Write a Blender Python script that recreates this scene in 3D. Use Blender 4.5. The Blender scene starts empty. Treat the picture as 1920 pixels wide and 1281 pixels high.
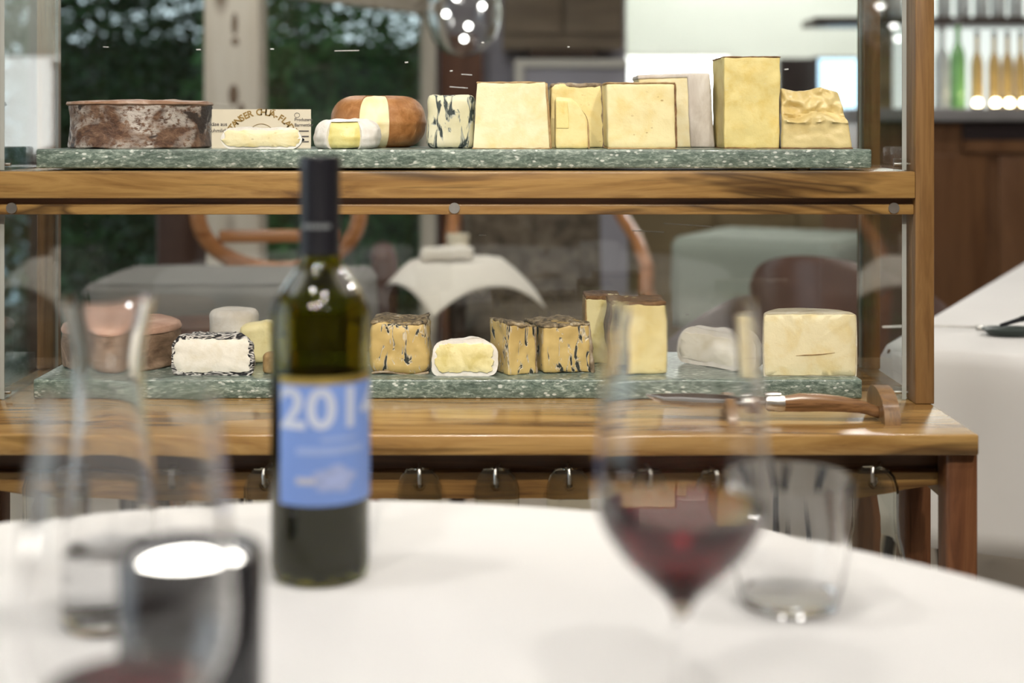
import bpy, bmesh, math, random
from mathutils import Vector, Matrix, noise as mnoise
R_ = random.Random(7)
PI = math.pi
scene = bpy.context.scene
col = scene.collection
F = 2667.0            # focal length in pixels of the 1920 px wide frame (50 mm lens)
CAMZ = 1.09
VX, VY = 940.0, 230.0  # principal point: horizon row and centre column

# ------------------------------------------------------------------ camera, world, exposure
cd = bpy.data.cameras.new('camera')
cam = bpy.data.objects.new('camera', cd); col.objects.link(cam)
cam.location = (0, 0, CAMZ); cam.rotation_euler = (PI/2, 0, 0)
cd.lens = 50.0; cd.sensor_width = 36.0; cd.sensor_fit = 'HORIZONTAL'
cd.shift_x = (960-VX)/1920.0
cd.shift_y = -(640.5-VY)/1920.0
cd.clip_start = 0.02; cd.clip_end = 100
cd.dof.use_dof = True; cd.dof.focus_distance = 1.79; cd.dof.aperture_fstop = 2.8
scene.camera = cam
w = bpy.data.worlds.new('dusk_sky'); scene.world = w; w.use_nodes = True
bg = w.node_tree.nodes['Background']
bg.inputs['Color'].default_value = (0.80, 0.92, 1.0, 1); bg.inputs['Strength'].default_value = 1.4
vs = scene.view_settings
vs.view_transform = 'Standard'; vs.look = 'None'; vs.gamma = 1.0; vs.exposure = 0.30
vs.use_curve_mapping = False
cy = scene.cycles
cy.max_bounces = 11; cy.diffuse_bounces = 2; cy.glossy_bounces = 5; cy.transmission_bounces = 11; cy.transparent_max_bounces = 12
LAMP = 158.0           # radiance of the ceiling downlights
SPOT = 66.0            # watts of each spotlight added to brighten the cheeses

CX0 = -0.059
def X(px, Y): return (px-VX)/F*Y
def Z(py, Y): return CAMZ-(py-VY)/F*Y

# ------------------------------------------------------------------ materials
class NT:
    def __init__(s, name):
        s.m = bpy.data.materials.new(name); s.m.use_nodes = True
        s.t = s.m.node_tree; s.b = s.t.nodes['Principled BSDF']; s.out = s.t.nodes['Material Output']
    def n(s, typ, **kw):
        nd = s.t.nodes.new(typ)
        for k, v in kw.items():
            if k.startswith('i_'):
                nd.inputs[k[2:].replace('_', ' ')].default_value = v
            else: setattr(nd, k, v)
        return nd
    def l(s, a, b): s.t.links.new(a, b)
    def set(s, **kw):
        for k, v in kw.items():
            s.b.inputs[k.replace('_', ' ')].default_value = v
    def coords(s, scale=(1, 1, 1), rot=(0, 0, 0), loc=(0, 0, 0)):
        tc = s.n('ShaderNodeTexCoord'); mp = s.n('ShaderNodeMapping')
        mp.inputs['Scale'].default_value = scale; mp.inputs['Rotation'].default_value = rot
        mp.inputs['Location'].default_value = loc
        oi = s.n('ShaderNodeObjectInfo'); ad = s.n('ShaderNodeVectorMath', operation='ADD')
        s.l(tc.outputs['Object'], ad.inputs[0]); s.l(oi.outputs['Location'], ad.inputs[1])   # alike pieces differ
        s.l(ad.outputs['Vector'], mp.inputs['Vector']); return mp.outputs['Vector']
    def noise(s, vec, scale, detail=4, rough=0.55, dist=0.0):
        nd = s.n('ShaderNodeTexNoise'); nd.inputs['Scale'].default_value = scale
        nd.inputs['Detail'].default_value = detail; nd.inputs['Roughness'].default_value = rough
        nd.inputs['Distortion'].default_value = dist; s.l(vec, nd.inputs['Vector']); return nd.outputs['Fac']
    def vor(s, vec, scale, feature='F1', out='Distance'):
        nd = s.n('ShaderNodeTexVoronoi', feature=feature); nd.inputs['Scale'].default_value = scale
        s.l(vec, nd.inputs['Vector']); return nd.outputs[out]
    def ramp(s, fac, stops, interp='LINEAR'):
        nd = s.n('ShaderNodeValToRGB'); cr = nd.color_ramp; cr.interpolation = interp
        while len(cr.elements) < len(stops): cr.elements.new(0.5)
        for e, (p, c) in zip(cr.elements, stops):
            e.position = p; e.color = (c[0], c[1], c[2], 1) if hasattr(c, '__len__') else (c, c, c, 1)
        s.l(fac, nd.inputs['Fac']); return nd.outputs['Color']
    def mix(s, fac, a, b, mode='MIX'):
        nd = s.n('ShaderNodeMix', data_type='RGBA', blend_type=mode)
        for sock, v in ((nd.inputs['Factor'], fac), (nd.inputs['A'], a), (nd.inputs['B'], b)):
            pass
        for idx, v in ((0, fac), (6, a), (7, b)):
            if hasattr(v, 'is_output'): s.l(v, nd.inputs[idx])
            elif idx == 0: nd.inputs[idx].default_value = v
            else: nd.inputs[idx].default_value = (v[0], v[1], v[2], 1)
        return nd.outputs[2]
    def bump(s, h, strength=0.3, dist=0.002):
        nd = s.n('ShaderNodeBump'); nd.inputs['Strength'].default_value = strength
        nd.inputs['Distance'].default_value = dist; s.l(h, nd.inputs['Height']); s.l(nd.outputs['Normal'], s.b.inputs['Normal'])
    def color(s, c):
        if hasattr(c, 'is_output'): s.l(c, s.b.inputs['Base Color'])
        else: s.b.inputs['Base Color'].default_value = (c[0], c[1], c[2], 1)

def plain(name, c, rough=0.5, metal=0.0, var=0.12, scale=12, bump=0.0, coat=0.0, sss=0.0):
    """a plain colour with a little natural unevenness"""
    t = NT(name); v = t.coords()
    f = t.noise(v, scale, 3)
    lo = [max(0, x*(1-var)) for x in c]; hi = [min(1, x*(1+var)) for x in c]
    t.color(t.ramp(f, [(0.3, lo), (0.7, hi)]))
    t.set(Roughness=rough, Metallic=metal, Coat_Weight=coat)
    if bump: t.bump(t.noise(v, scale*6, 3), bump, 0.002)
    if sss: t.set(Subsurface_Weight=sss, Subsurface_Radius=(1.0, 0.7, 0.35), Subsurface_Scale=0.004)
    return t.m

def wood(name, dark, mid, light, axis='X', scale=1.0, rough=0.38, coat=0.25, streak=0.5):
    t = NT(name)
    st = {'X': (1.2, 14, 14), 'Y': (14, 1.2, 14), 'Z': (14, 14, 1.2)}[axis]
    v = t.coords(tuple(x*scale for x in st))
    a = t.noise(v, 2.2, 6, 0.6, 1.4)
    fine = {'X': (6, 220, 220), 'Y': (220, 6, 220), 'Z': (220, 220, 6)}[axis]
    v2 = t.coords(fine); b = t.noise(v2, 1.0, 3)
    c = t.ramp(a, [(0.28, dark), (0.42, mid), (0.55, light), (0.66, mid), (0.8, light)])
    big = {'X': (0.9, 7, 7), 'Y': (7, 0.9, 7), 'Z': (7, 7, 0.9)}[axis]
    v3 = t.coords(tuple(x*scale for x in big), loc=(3.1, 1.7, 0.4)); s3 = t.noise(v3, 1.6, 3, 0.5, 2.2)
    sm = t.ramp(s3, [(0.56, 0.0), (0.63, streak), (0.72, 0.0)])
    c = t.mix(sm, c, [x*0.45 for x in dark])
    pore = t.ramp(b, [(0.27, 0.62), (0.40, 1.0)])
    c = t.mix(1.0, c, pore, 'MULTIPLY')
    t.color(c); t.set(Roughness=rough, Coat_Weight=coat, Coat_Roughness=0.18)
    t.bump(b, 0.12, 0.001)
    return t.m

def clear(name, tint=(1, 1, 1), ior=1.46, rough=0.0):
    t = NT(name); t.color(tint); t.set(Transmission_Weight=1.0, Roughness=rough, IOR=ior); return t.m

def pane_mat(name, tint=(0.97, 0.985, 0.98), gl=1.0):
    """flat sheet: passes light straight on, mirrors by Fresnel"""
    t = NT(name); t.t.nodes.remove(t.b)
    tr = t.n('ShaderNodeBsdfTransparent'); tr.inputs['Color'].default_value = (*tint, 1)
    g = t.n('ShaderNodeBsdfGlossy'); g.inputs['Roughness'].default_value = 0.02
    fr = t.n('ShaderNodeLayerWeight'); fr.inputs['Blend'].default_value = 0.5      # Schlick's Fresnel, same on both sides
    pw = t.n('ShaderNodeMath', operation='POWER'); pw.inputs[1].default_value = 5.0; t.l(fr.outputs['Facing'], pw.inputs[0])
    mx = t.n('ShaderNodeMixShader'); mm = t.n('ShaderNodeMath', operation='MULTIPLY_ADD'); mm.inputs[1].default_value = 0.9*gl; mm.inputs[2].default_value = 0.035*gl
    t.l(pw.outputs[0], mm.inputs[0]); t.l(mm.outputs[0], mx.inputs[0])
    t.l(tr.outputs[0], mx.inputs[1]); t.l(g.outputs[0], mx.inputs[2]); t.l(mx.outputs[0], t.out.inputs['Surface'])
    return t.m

def glow(name, c, strength):
    t = NT(name); t.color(c); t.set(Emission_Color=(*c, 1), Emission_Strength=strength, Roughness=0.5); return t.m

M = {}
M['cart_wood'] = wood('cart_wood', (0.090, 0.040, 0.011), (0.245, 0.128, 0.036), (0.37, 0.215, 0.068), 'X', 1.0, streak=0.85)
M['cart_wood_z'] = wood('cart_post_wood', (0.11, 0.048, 0.014), (0.195, 0.098, 0.032), (0.27, 0.145, 0.050), 'Z', 1.0, streak=0.2)
M['cart_wood_y'] = wood('cart_side_wood', (0.12, 0.052, 0.015), (0.23, 0.115, 0.038), (0.31, 0.175, 0.064), 'Y', 1.0)
M['cart_top'] = wood('cart_top_wood', (0.12, 0.056, 0.016), (0.31, 0.17, 0.053), (0.46, 0.28, 0.10), 'X', 0.8, 0.22, 0.6, 0.75)
M['cart_shade'] = wood('cart_shade_wood', (0.06, 0.022, 0.010), (0.12, 0.05, 0.02), (0.17, 0.075, 0.03), 'X', 1.2)  # cart wood darkened to paint in the shade of groove and apron
M['leg_wood'] = wood('cart_leg_wood', (0.07, 0.024, 0.010), (0.14, 0.052, 0.020), (0.19, 0.078, 0.032), 'Z', 1.4, streak=0.2)
M['steel'] = plain('brushed_steel', (0.62, 0.61, 0.58), 0.32, 1.0, 0.1, 60)
M['blade'] = plain('polished_blade', (0.7, 0.7, 0.7), 0.12, 1.0, 0.03, 20)
M['black_rubber'] = plain('black_rubber', (0.015, 0.015, 0.016), 0.6)
M['acrylic'] = pane_mat('clear_acrylic')
M['acrylic_edge'] = plain('acrylic_edge', (0.42, 0.44, 0.41), 0.15, 0.0, 0.1, 8)
M['scratch'] = plain('scratch_white', (0.85, 0.87, 0.88), 0.4)
M['window_glass'] = pane_mat('window_glass', (0.93, 0.96, 0.95))
M['glass'] = clear('drinking_glass')
M['water'] = clear('water', (1, 1, 1), 1.33)
M['board_glass'] = clear('melted_bottle_glass', (0.93, 0.92, 0.80), 1.5, 0.0)

def stone():
    t = NT('green_serpentine_stone'); v = t.coords((110, 150, 300))
    a = t.noise(v, 1.0, 7, 0.72, 0.5)
    c = t.ramp(a, [(0.30, (0.050, 0.075, 0.062)), (0.46, (0.125, 0.175, 0.145)), (0.56, (0.23, 0.295, 0.25)), (0.66, (0.48, 0.55, 0.49))])
    v2 = t.coords((170, 220, 330)); sp = t.vor(v2, 0.6); sel = t.noise(v2, 0.35, 2)
    m = t.mix(1.0, t.ramp(sp, [(0.22, 1.0), (0.34, 0.0)]), t.ramp(sel, [(0.50, 0.0), (0.58, 1.0)]), 'MULTIPLY')
    c = t.mix(m, c, (0.66, 0.71, 0.66))
    v3 = t.coords((5, 9, 40)); f = t.noise(v3, 2.0, 4)
    c = t.mix(1.0, c, t.ramp(f, [(0.3, 0.70), (0.7, 1.15)]), 'MULTIPLY')
    t.color(c); t.set(Roughness=0.30, Coat_Weight=0.25); t.bump(a, 0.25, 0.001); return t.m
M['stone'] = stone()

def paste(name, c, c2=None, hole=0.0, hole_c=None, scale=9, rough=0.48):
    t = NT(name); v = t.coords()
    c2 = c2 or [x*y for x, y in zip(c, (0.93, 0.86, 0.67))]
    f = t.noise(v, scale*4, 5, 0.55, 0.4)
    cc = t.ramp(f, [(0.32, c2), (0.55, c), (0.75, [min(1, x*1.04) for x in c])])
    if hole:
        v2 = t.coords((1, 1, 1.7)); d = t.vor(v2, 95); d2 = t.noise(v2, 22, 2)
        mk = t.ramp(d, [(0.13, 1.0), (0.22, 0.0)]); mk2 = t.ramp(d2, [(0.50, 0.0), (0.58, hole)])
        mm = t.mix(1.0, mk, mk2, 'MULTIPLY'); cc = t.mix(mm, cc, hole_c or [x*0.5 for x in c])
    t.color(cc); t.set(Roughness=rough, Subsurface_Weight=0.0, Subsurface_Radius=(1, 0.75, 0.35), Subsurface_Scale=0.004)
    t.bump(t.noise(v, 130, 6, 0.65), 0.35, 0.0018); return t.m

def rind(name, stops, scale=40, bump=0.5, stretch=(1, 1, 1), rough=0.65, dist=0.6, detail=7):
    t = NT(name); v = t.coords(stretch); f = t.noise(v, scale, detail, 0.62, dist)
    t.color(t.ramp(f, stops)); t.set(Roughness=rough); t.bump(f, bump, 0.003); return t.m

def veined(name, base, base2, vein, halo, stretch=(1, 1, 0.35), scale=60, th=0.60):
    """blue mould: dark elongated pockets with pale borders"""
    t = NT(name); v = t.coords(stretch); v0 = t.coords()
    b = t.ramp(t.noise(v0, 22, 4), [(0.3, base2), (0.65, base)])
    f = t.noise(v, scale, 3, 0.5, 0.9)
    hm = t.ramp(f, [(th-0.05, 0.0), (th-0.01, 0.85)]); vm = t.ramp(f, [(th, 0.0), (th+0.03, 1.0)])
    c = t.mix(hm, b, halo); c = t.mix(vm, c, vein)
    t.color(c); t.set(Roughness=0.5, Subsurface_Weight=0.0, Subsurface_Radius=(1, 0.7, 0.35), Subsurface_Scale=0.003)
    inv = t.ramp(f, [(th-0.04, 1.0), (th+0.05, 0.0)]); t.bump(inv, 0.6, 0.003); return t.m

def brown_rind():
    t = NT('washed_brown_rind'); v = t.coords((1, 1, 1.5))
    f = t.noise(v, 60, 8, 0.7, 0.3)
    c = t.ramp(f, [(0.30, (0.035, 0.015, 0.008)), (0.45, (0.12, 0.055, 0.028)), (0.58, (0.23, 0.125, 0.07)), (0.72, (0.36, 0.24, 0.16))])
    m1 = t.noise(v, 17, 3, 0.5, 0.5); m2 = t.noise(v, 130, 5, 0.7)
    bl = t.mix(1.0, t.ramp(m1, [(0.45, 0.0), (0.57, 1.0)]), t.ramp(m2, [(0.40, 0.0), (0.52, 1.0)]), 'MULTIPLY')
    c = t.mix(bl, c, (0.62, 0.56, 0.50))
    d1 = t.noise(t.coords((1, 1, 1.2), loc=(5, 2, 1)), 20, 3, 0.5, 0.4)
    c = t.mix(t.ramp(d1, [(0.575, 0.0), (0.605, 0.95)]), c, (0.030, 0.014, 0.010))
    t.color(c); t.set(Roughness=0.42); t.bump(f, 1.0, 0.004); return t.m
M['rind_brown'] = brown_rind()
M['rind_brown_top'] = rind('washed_brown_top', [(0.3, (0.20, 0.10, 0.055)), (0.55, (0.36, 0.21, 0.13)), (0.72, (0.66, 0.55, 0.46))], 30, 0.6, (1, 1, 1), 0.38)
M['rind_orange'] = rind('orange_brown_rind', [(0.25, (0.22, 0.085, 0.022)), (0.5, (0.37, 0.16, 0.050)), (0.75, (0.50, 0.26, 0.11))], 70, 0.35, (1, 1, 1), 0.42)
M['rind_white'] = rind('bloomy_white_rind', [(0.3, (0.74, 0.70, 0.62)), (0.6, (0.86, 0.84, 0.79)), (0.8, (0.93, 0.92, 0.89))], 45, 0.5, (1, 1, 1), 0.75)
M['rind_pink'] = rind('pink_rind', [(0.3, (0.52, 0.29, 0.20)), (0.55, (0.68, 0.43, 0.32)), (0.75, (0.80, 0.60, 0.48))], 20, 0.3, (1, 1, 1), 0.6)
M['rind_pinkside'] = rind('pink_wheel_side', [(0.3, (0.10, 0.06, 0.035)), (0.48, (0.26, 0.17, 0.11)), (0.62, (0.42, 0.29, 0.20)), (0.78, (0.58, 0.45, 0.35))], 28, 0.6, (1, 1, 1.6), 0.6)
M['rind_grey'] = rind('grey_brown_rind', [(0.3, (0.10, 0.07, 0.04)), (0.5, (0.28, 0.21, 0.13)), (0.68, (0.46, 0.40, 0.31)), (0.8, (0.66, 0.62, 0.54))], 60, 0.8)
M['rind_thin'] = rind('thin_tan_rind', [(0.3, (0.25, 0.14, 0.05)), (0.6, (0.46, 0.31, 0.14)), (0.8, (0.62, 0.49, 0.30))], 80, 0.5)
M['rind_cocoa'] = rind('cocoa_rind', [(0.3, (0.10, 0.045, 0.015)), (0.55, (0.24, 0.125, 0.048)), (0.75, (0.40, 0.25, 0.12))], 110, 0.8)
B_, W_h = (0.016, 0.016, 0.020), (0.72, 0.70, 0.66)
M['rind_ash'] = rind('ash_rind', [(0.34, W_h), (0.38, B_), (0.43, B_), (0.455, W_h), (0.49, W_h), (0.515, B_), (0.56, B_), (0.585, W_h), (0.62, W_h), (0.65, B_)], 23, 1.0, (0.8, 1.3, 2.2), 0.6, 1.6, 2)
M['rind_blue'] = rind('mouldy_blue_rind', [(0.33, (0.035, 0.032, 0.028)), (0.46, (0.17, 0.13, 0.075)), (0.58, (0.36, 0.28, 0.16)), (0.70, (0.60, 0.55, 0.44))], 85, 1.0, (1, 1, 1), 0.6, 1.2)
M['rind_ivory'] = rind('ivory_rind', [(0.3, (0.52, 0.44, 0.28)), (0.55, (0.66, 0.60, 0.44)), (0.75, (0.78, 0.75, 0.64))], 50, 0.3)
M['rind_pale'] = rind('pale_pinkish_rind', [(0.3, (0.50, 0.44, 0.38)), (0.55, (0.66, 0.61, 0.55)), (0.75, (0.80, 0.77, 0.72))], 34, 0.35, (1, 1, 0.6))
M['p_cream'] = paste('cream_paste', (0.88, 0.80, 0.50), None, 0.5, (0.50, 0.40, 0.16))
M['p_butter'] = paste('butter_paste', (0.86, 0.74, 0.36), None, 0.4, (0.48, 0.34, 0.10))
M['p_pale'] = paste('pale_paste', (0.88, 0.80, 0.52))
M['p_eyes'] = paste('paste_with_small_eyes', (0.88, 0.78, 0.44), None, 0.9, (0.42, 0.27, 0.08))
M['p_hard'] = paste('hard_yellow_paste', (0.84, 0.71, 0.30), None, 0.3, (0.82, 0.74, 0.46), 14)
M['p_rough'] = paste('rough_golden_paste', (0.78, 0.64, 0.31), (0.62, 0.46, 0.17), 0, None, 5, 0.3)
M['p_white'] = paste('white_goat_paste', (0.92, 0.89, 0.79), (0.80, 0.75, 0.60), 0.25, (0.6, 0.56, 0.44))
M['p_soft'] = paste('soft_yellow_paste', (0.88, 0.80, 0.44), (0.70, 0.60, 0.24), 0.3, (0.55, 0.44, 0.12))
M['p_oozy'] = paste('oozy_yellow_paste', (0.74, 0.68, 0.28), (0.66, 0.56, 0.16), 0.3, (0.4, 0.3, 0.06), 9, 0.3)
M['v_white'] = veined('white_blue_paste', (0.74, 0.71, 0.52), (0.62, 0.58, 0.36), (0.035, 0.05, 0.05), (0.34, 0.37, 0.33), (1, 1, 0.30), 115, 0.57)
M['v_gold'] = veined('golden_blue_paste', (0.64, 0.48, 0.19), (0.46, 0.32, 0.11), (0.035, 0.04, 0.035), (0.66, 0.60, 0.46), (1.0, 1.0, 0.34), 120, 0.60)
M['paper'] = plain('card_paper', (0.72, 0.66, 0.52), 0.35, 0, 0.06, 8)
M['ink_gold'] = plain('gold_brown_ink', (0.30, 0.19, 0.05), 0.5)
M['ink_grey'] = plain('dark_grey_ink', (0.10, 0.09, 0.085), 0.5)
M['cloth'] = plain('white_tablecloth', (0.84, 0.825, 0.80), 0.8, 0, 0.02, 5, 0.12)
M['cloth_grey'] = plain('grey_linen', (0.20, 0.19, 0.175), 0.85, 0, 0.04, 5, 0.1)
M['cloth_shaded'] = plain('shaded_white_linen', (0.36, 0.40, 0.34), 0.85, 0, 0.04, 5, 0.1)  # white cloth, with the shade on the far table put into its colour
M['napkin'] = plain('ivory_napkin', (0.74, 0.69, 0.61), 0.8, 0, 0.04, 9, 0.15)
M['table_wood'] = wood('table_wood', (0.07, 0.03, 0.013), (0.14, 0.06, 0.028), (0.20, 0.09, 0.042), 'X', 0.6)
M['bottle_glass'] = clear('dark_green_bottle_glass', (0.32, 0.31, 0.045), 1.5)
M['bottle_wine'] = plain('dark_wine_in_bottle', (0.006, 0.004, 0.005), 0.15)
M['capsule'] = plain('black_bottle_capsule', (0.012, 0.012, 0.017), 0.32)
M['capsule_print'] = plain('capsule_silver_print', (0.25, 0.27, 0.28), 0.4)
M['label_blue'] = plain('blue_label', (0.22, 0.36, 0.80), 0.45, 0, 0.06, 6)
M['label_gold'] = plain('gold_label_band', (0.55, 0.40, 0.10), 0.28, 0.7, 0.1, 9)
M['label_white'] = plain('white_label_print', (0.66, 0.72, 0.88), 0.5)
M['label_faint'] = plain('faint_label_print', (0.38, 0.50, 0.84), 0.5)
M['label_emblem'] = plain('pale_emblem_print', (0.40, 0.48, 0.78), 0.5, 0, 0.15, 90)
M['label_cream'] = plain('cream_label_print', (0.58, 0.58, 0.66), 0.5)
M['red_wine'] = clear('red_wine', (0.14, 0.003, 0.008), 1.34)
M['red_wine'].node_tree.nodes['Principled BSDF'].inputs['Transmission Weight'].default_value = 0.92
M['holder'] = plain('charcoal_lacquer', (0.032, 0.033, 0.038), 0.22, 0.2, 0.1, 6, 0, 0.4)
M['flame_wax'] = glow('lit_tealight_wax', (1.0, 0.95, 0.86), 9.0)
M['horn'] = wood('knife_handle_wood', (0.05, 0.022, 0.010), (0.17, 0.085, 0.035), (0.27, 0.14, 0.06), 'X', 4.0, 0.25, 0.5)
M['floor'] = plain('pale_stone_floor', (0.52, 0.46, 0.37), 0.35, 0, 0.08, 2, 0.05)
M['wall'] = plain('warm_white_paint', (0.72, 0.69, 0.63), 0.8, 0, 0.02, 3)
M['panelling'] = wood('wall_panelling', (0.10, 0.055, 0.03), (0.17, 0.10, 0.055), (0.23, 0.14, 0.08), 'Z', 0.3, 0.6, 0.05, 0.2)
M['wall_bright'] = plain('pale_mint_paint', (0.80, 0.84, 0.78), 0.7, 0, 0.03, 2)
M['wall_lilac'] = plain('lilac_grey_paint', (0.40, 0.39, 0.45), 0.6, 0, 0.05, 3)
M['ceil'] = plain('ceiling_paint', (0.80, 0.79, 0.76), 0.9, 0, 0.01, 3)
M['taupe'] = wood('taupe_cabinet_wood', (0.12, 0.09, 0.06), (0.19, 0.145, 0.10), (0.25, 0.195, 0.14), 'X', 0.4, 0.5, 0.1, 0.2)
M['bar_wood'] = wood('bar_front_wood', (0.085, 0.035, 0.014), (0.155, 0.068, 0.027), (0.21, 0.10, 0.042), 'Z', 0.3, 0.4, 0.2, 0.2)
M['door_wood'] = wood('red_brown_door_wood', (0.09, 0.03, 0.014), (0.15, 0.055, 0.027), (0.20, 0.08, 0.04), 'Z', 0.4, 0.4, 0.2, 0.2)
M['olive_wood'] = wood('olive_panel_wood', (0.16, 0.115, 0.055), (0.27, 0.20, 0.10), (0.34, 0.26, 0.14), 'X', 0.3, 0.5, 0.1, 0.2)
M['bar_top'] = plain('grey_bar_top', (0.30, 0.29, 0.29), 0.25)
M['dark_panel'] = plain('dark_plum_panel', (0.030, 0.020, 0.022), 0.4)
M['leather'] = plain('brown_leather', (0.12, 0.062, 0.045), 0.32, 0, 0.15, 14, 0.1)
M['leather_grey'] = plain('mauve_grey_leather', (0.20, 0.165, 0.165), 0.35, 0, 0.1, 14, 0.1)
M['fabric_mottled'] = rind('mottled_upholstery', [(0.35, (0.055, 0.042, 0.028)), (0.55, (0.15, 0.12, 0.085)), (0.7, (0.22, 0.18, 0.135))], 26, 0.2, (1, 1, 1), 0.9)
M['fabric_red'] = plain('red_brown_upholstery', (0.075, 0.036, 0.026), 0.7, 0, 0.15, 10)
M['bentwood'] = wood('orange_bentwood', (0.22, 0.075, 0.022), (0.38, 0.15, 0.048), (0.50, 0.22, 0.085), 'X', 1.0, 0.3, 0.4, 0.2)
M['dark_wood'] = plain('dark_wood', (0.045, 0.025, 0.016), 0.4, 0, 0.2, 10)
M['black_metal'] = plain('black_metal', (0.012, 0.012, 0.016), 0.35, 0.3)
M['slate'] = plain('dark_green_slate', (0.03, 0.045, 0.038), 0.35)
M['bottle_amber'] = plain('amber_bottle_glass', (0.62, 0.44, 0.18), 0.12, 0, 0.15, 20)
M['bottle_green'] = plain('green_bottle_glass', (0.28, 0.62, 0.24), 0.15, 0, 0.1, 20)
M['bottle_clear'] = plain('pale_bottle_glass', (0.66, 0.72, 0.72), 0.12, 0, 0.1, 20)
M['bottle_dark'] = plain('dark_bottle_glass', (0.05, 0.07, 0.045), 0.12, 0, 0.1, 20)
M['lit_panel'] = glow('backlit_white_panel', (1.0, 1.0, 0.98), 2.2)
M['lit_soft'] = glow('soft_lit_back_panel', (0.86, 0.95, 0.90), 0.8)
M['lit_blue'] = glow('lit_blue_screen', (0.55, 0.80, 1.0), 1.5)
M['lit_warm'] = glow('warm_bottle_light', (1.0, 0.86, 0.52), 14.0)
M['lamp_lens'] = glow('downlight_lens', (1.0, 0.955, 0.905), LAMP)
M['lamp_trim'] = plain('downlight_trim', (0.7, 0.7, 0.7), 0.4, 0.5)
M['bulb'] = glow('lit_bulb', (1.0, 0.97, 0.92), 25.0)
M['crystal'] = clear('crystal_glass', (1, 1, 1), 1.5)
M['daylight_standin'] = plain('pale_blue_daylight', (0.72, 0.88, 0.98), 0.7, 0, 0.08, 1.5)
M['terrace'] = plain('terrace_paving', (0.42, 0.47, 0.45), 0.8)
M['sky_block_wall'] = plain('dark_sky_block', (0.03, 0.04, 0.03), 0.9)
M['leaf'] = plain('dark_green_leaf', (0.045, 0.125, 0.050), 0.45, 0, 0.5, 3)
M['leaf2'] = plain('mid_green_leaf', (0.11, 0.30, 0.10), 0.45, 0, 0.5, 3)
M['bark'] = plain('bark', (0.05, 0.035, 0.025), 0.9)
def knotty():
    t = NT('pale_knotty_pine'); v = t.coords((9, 9, 0.9)); f = t.noise(v, 2.0, 4, 0.5, 0.8)
    c = t.ramp(f, [(0.3, (0.72, 0.64, 0.52)), (0.7, (0.86, 0.79, 0.68))])
    v2 = t.coords((7.5, 0.001, 2.6), loc=(0.35, 0, 0.25)); d = t.vor(v2, 1.0)
    c = t.mix(t.ramp(d, [(0.10, 0.9), (0.24, 0.0)]), c, (0.16, 0.10, 0.06))
    t.color(c); t.set(Roughness=0.6); return t.m
M['pine'] = knotty()
M['knot'] = plain('pine_knot', (0.20, 0.135, 0.09), 0.7, 0, 0.4, 60)

# ------------------------------------------------------------------ mesh helpers
def rect_grid(L, r, n):
    a = [0, 0.3*r, r]
    inner = [r+(L-2*r)*i/n for i in range(1, n)]
    return a+inner+[L-r, L-0.3*r, L]
class MB:
    def __init__(s): s.v = []; s.f = []
    def add(s, vs, fs, mat=None):
        o = len(s.v)
        s.v += [tuple(mat @ Vector(p)) for p in vs] if mat is not None else [tuple(p) for p in vs]
        s.f += [tuple(i+o for i in f) for f in fs]; return s
    def box(s, x0, x1, y0, y1, z0, z1, mat=None, bev=0.0):
        if bev: return s.add(*rblock(x1-x0, y1-y0, z1-z0, bev, (1, 1, 1), (x0, y0, z0)), mat)
        v = [(x0, y0, z0), (x1, y0, z0), (x1, y1, z0), (x0, y1, z0), (x0, y0, z1), (x1, y0, z1), (x1, y1, z1), (x0, y1, z1)]
        return s.add(v, [(0, 3, 2, 1), (4, 5, 6, 7), (0, 1, 5, 4), (1, 2, 6, 5), (2, 3, 7, 6), (3, 0, 4, 7)], mat)
    def lathe(s, prof, n=48, mat=None, c=(0, 0, 0), a0=0.0, a1=2*PI):
        full = abs(a1-a0-2*PI) < 1e-6; m = n if full else n+1; vs = []; fs = []; P = len(prof)
        for i in range(m):
            a = a0+(a1-a0)*i/n
            for r, z in prof: vs.append((c[0]+r*math.cos(a), c[1]+r*math.sin(a), c[2]+z))
        for i in range(n):
            j = (i+1) % m
            for k in range(P-1): fs.append((i*P+k, j*P+k, j*P+k+1, i*P+k+1))
        if not full:
            fs.append(tuple(reversed(range(P)))); fs.append(tuple((m-1)*P+k for k in range(P)))
        return s.add(vs, fs, mat)
    def tube(s, path, r, n=10, mat=None, closed=False):
        pts = [Vector(p) for p in path]; L = len(pts); vs = []; fs = []; up = None
        rr = r if hasattr(r, '__len__') else [r]*L
        for i, p in enumerate(pts):
            t = (pts[(i+1) % L]-pts[i-1]) if closed else (pts[min(i+1, L-1)]-pts[max(i-1, 0)])
            t.normalize()
            if up is None: up = t.orthogonal().normalized()
            up = (up-t*up.dot(t)).normalized(); b = t.cross(up)
            for k in range(n):
                a = 2*PI*k/n; vs.append(p+(up*math.cos(a)+b*math.sin(a))*rr[i])
        for i in range(L if closed else L-1):
            j = (i+1) % L
            for k in range(n):
                k2 = (k+1) % n; fs.append((i*n+k, i*n+k2, j*n+k2, j*n+k))
        if not closed:
            fs.append(tuple(reversed(range(n)))); fs.append(tuple((L-1)*n+k for k in range(n)))
        return s.add(vs, fs, mat)
    def prism(s, outline, y0, y1, mat=None):
        """outline in XZ, extruded along Y"""
        n = len(outline); vs = [(x, y0, z) for x, z in outline]+[(x, y1, z) for x, z in outline]
        fs = [tuple(range(n)), tuple(reversed(range(n, 2*n)))]
        fs += [(i, i+n, (i+1) % n+n, (i+1) % n) for i in range(n)]
        return s.add(vs, fs, mat)
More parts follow.
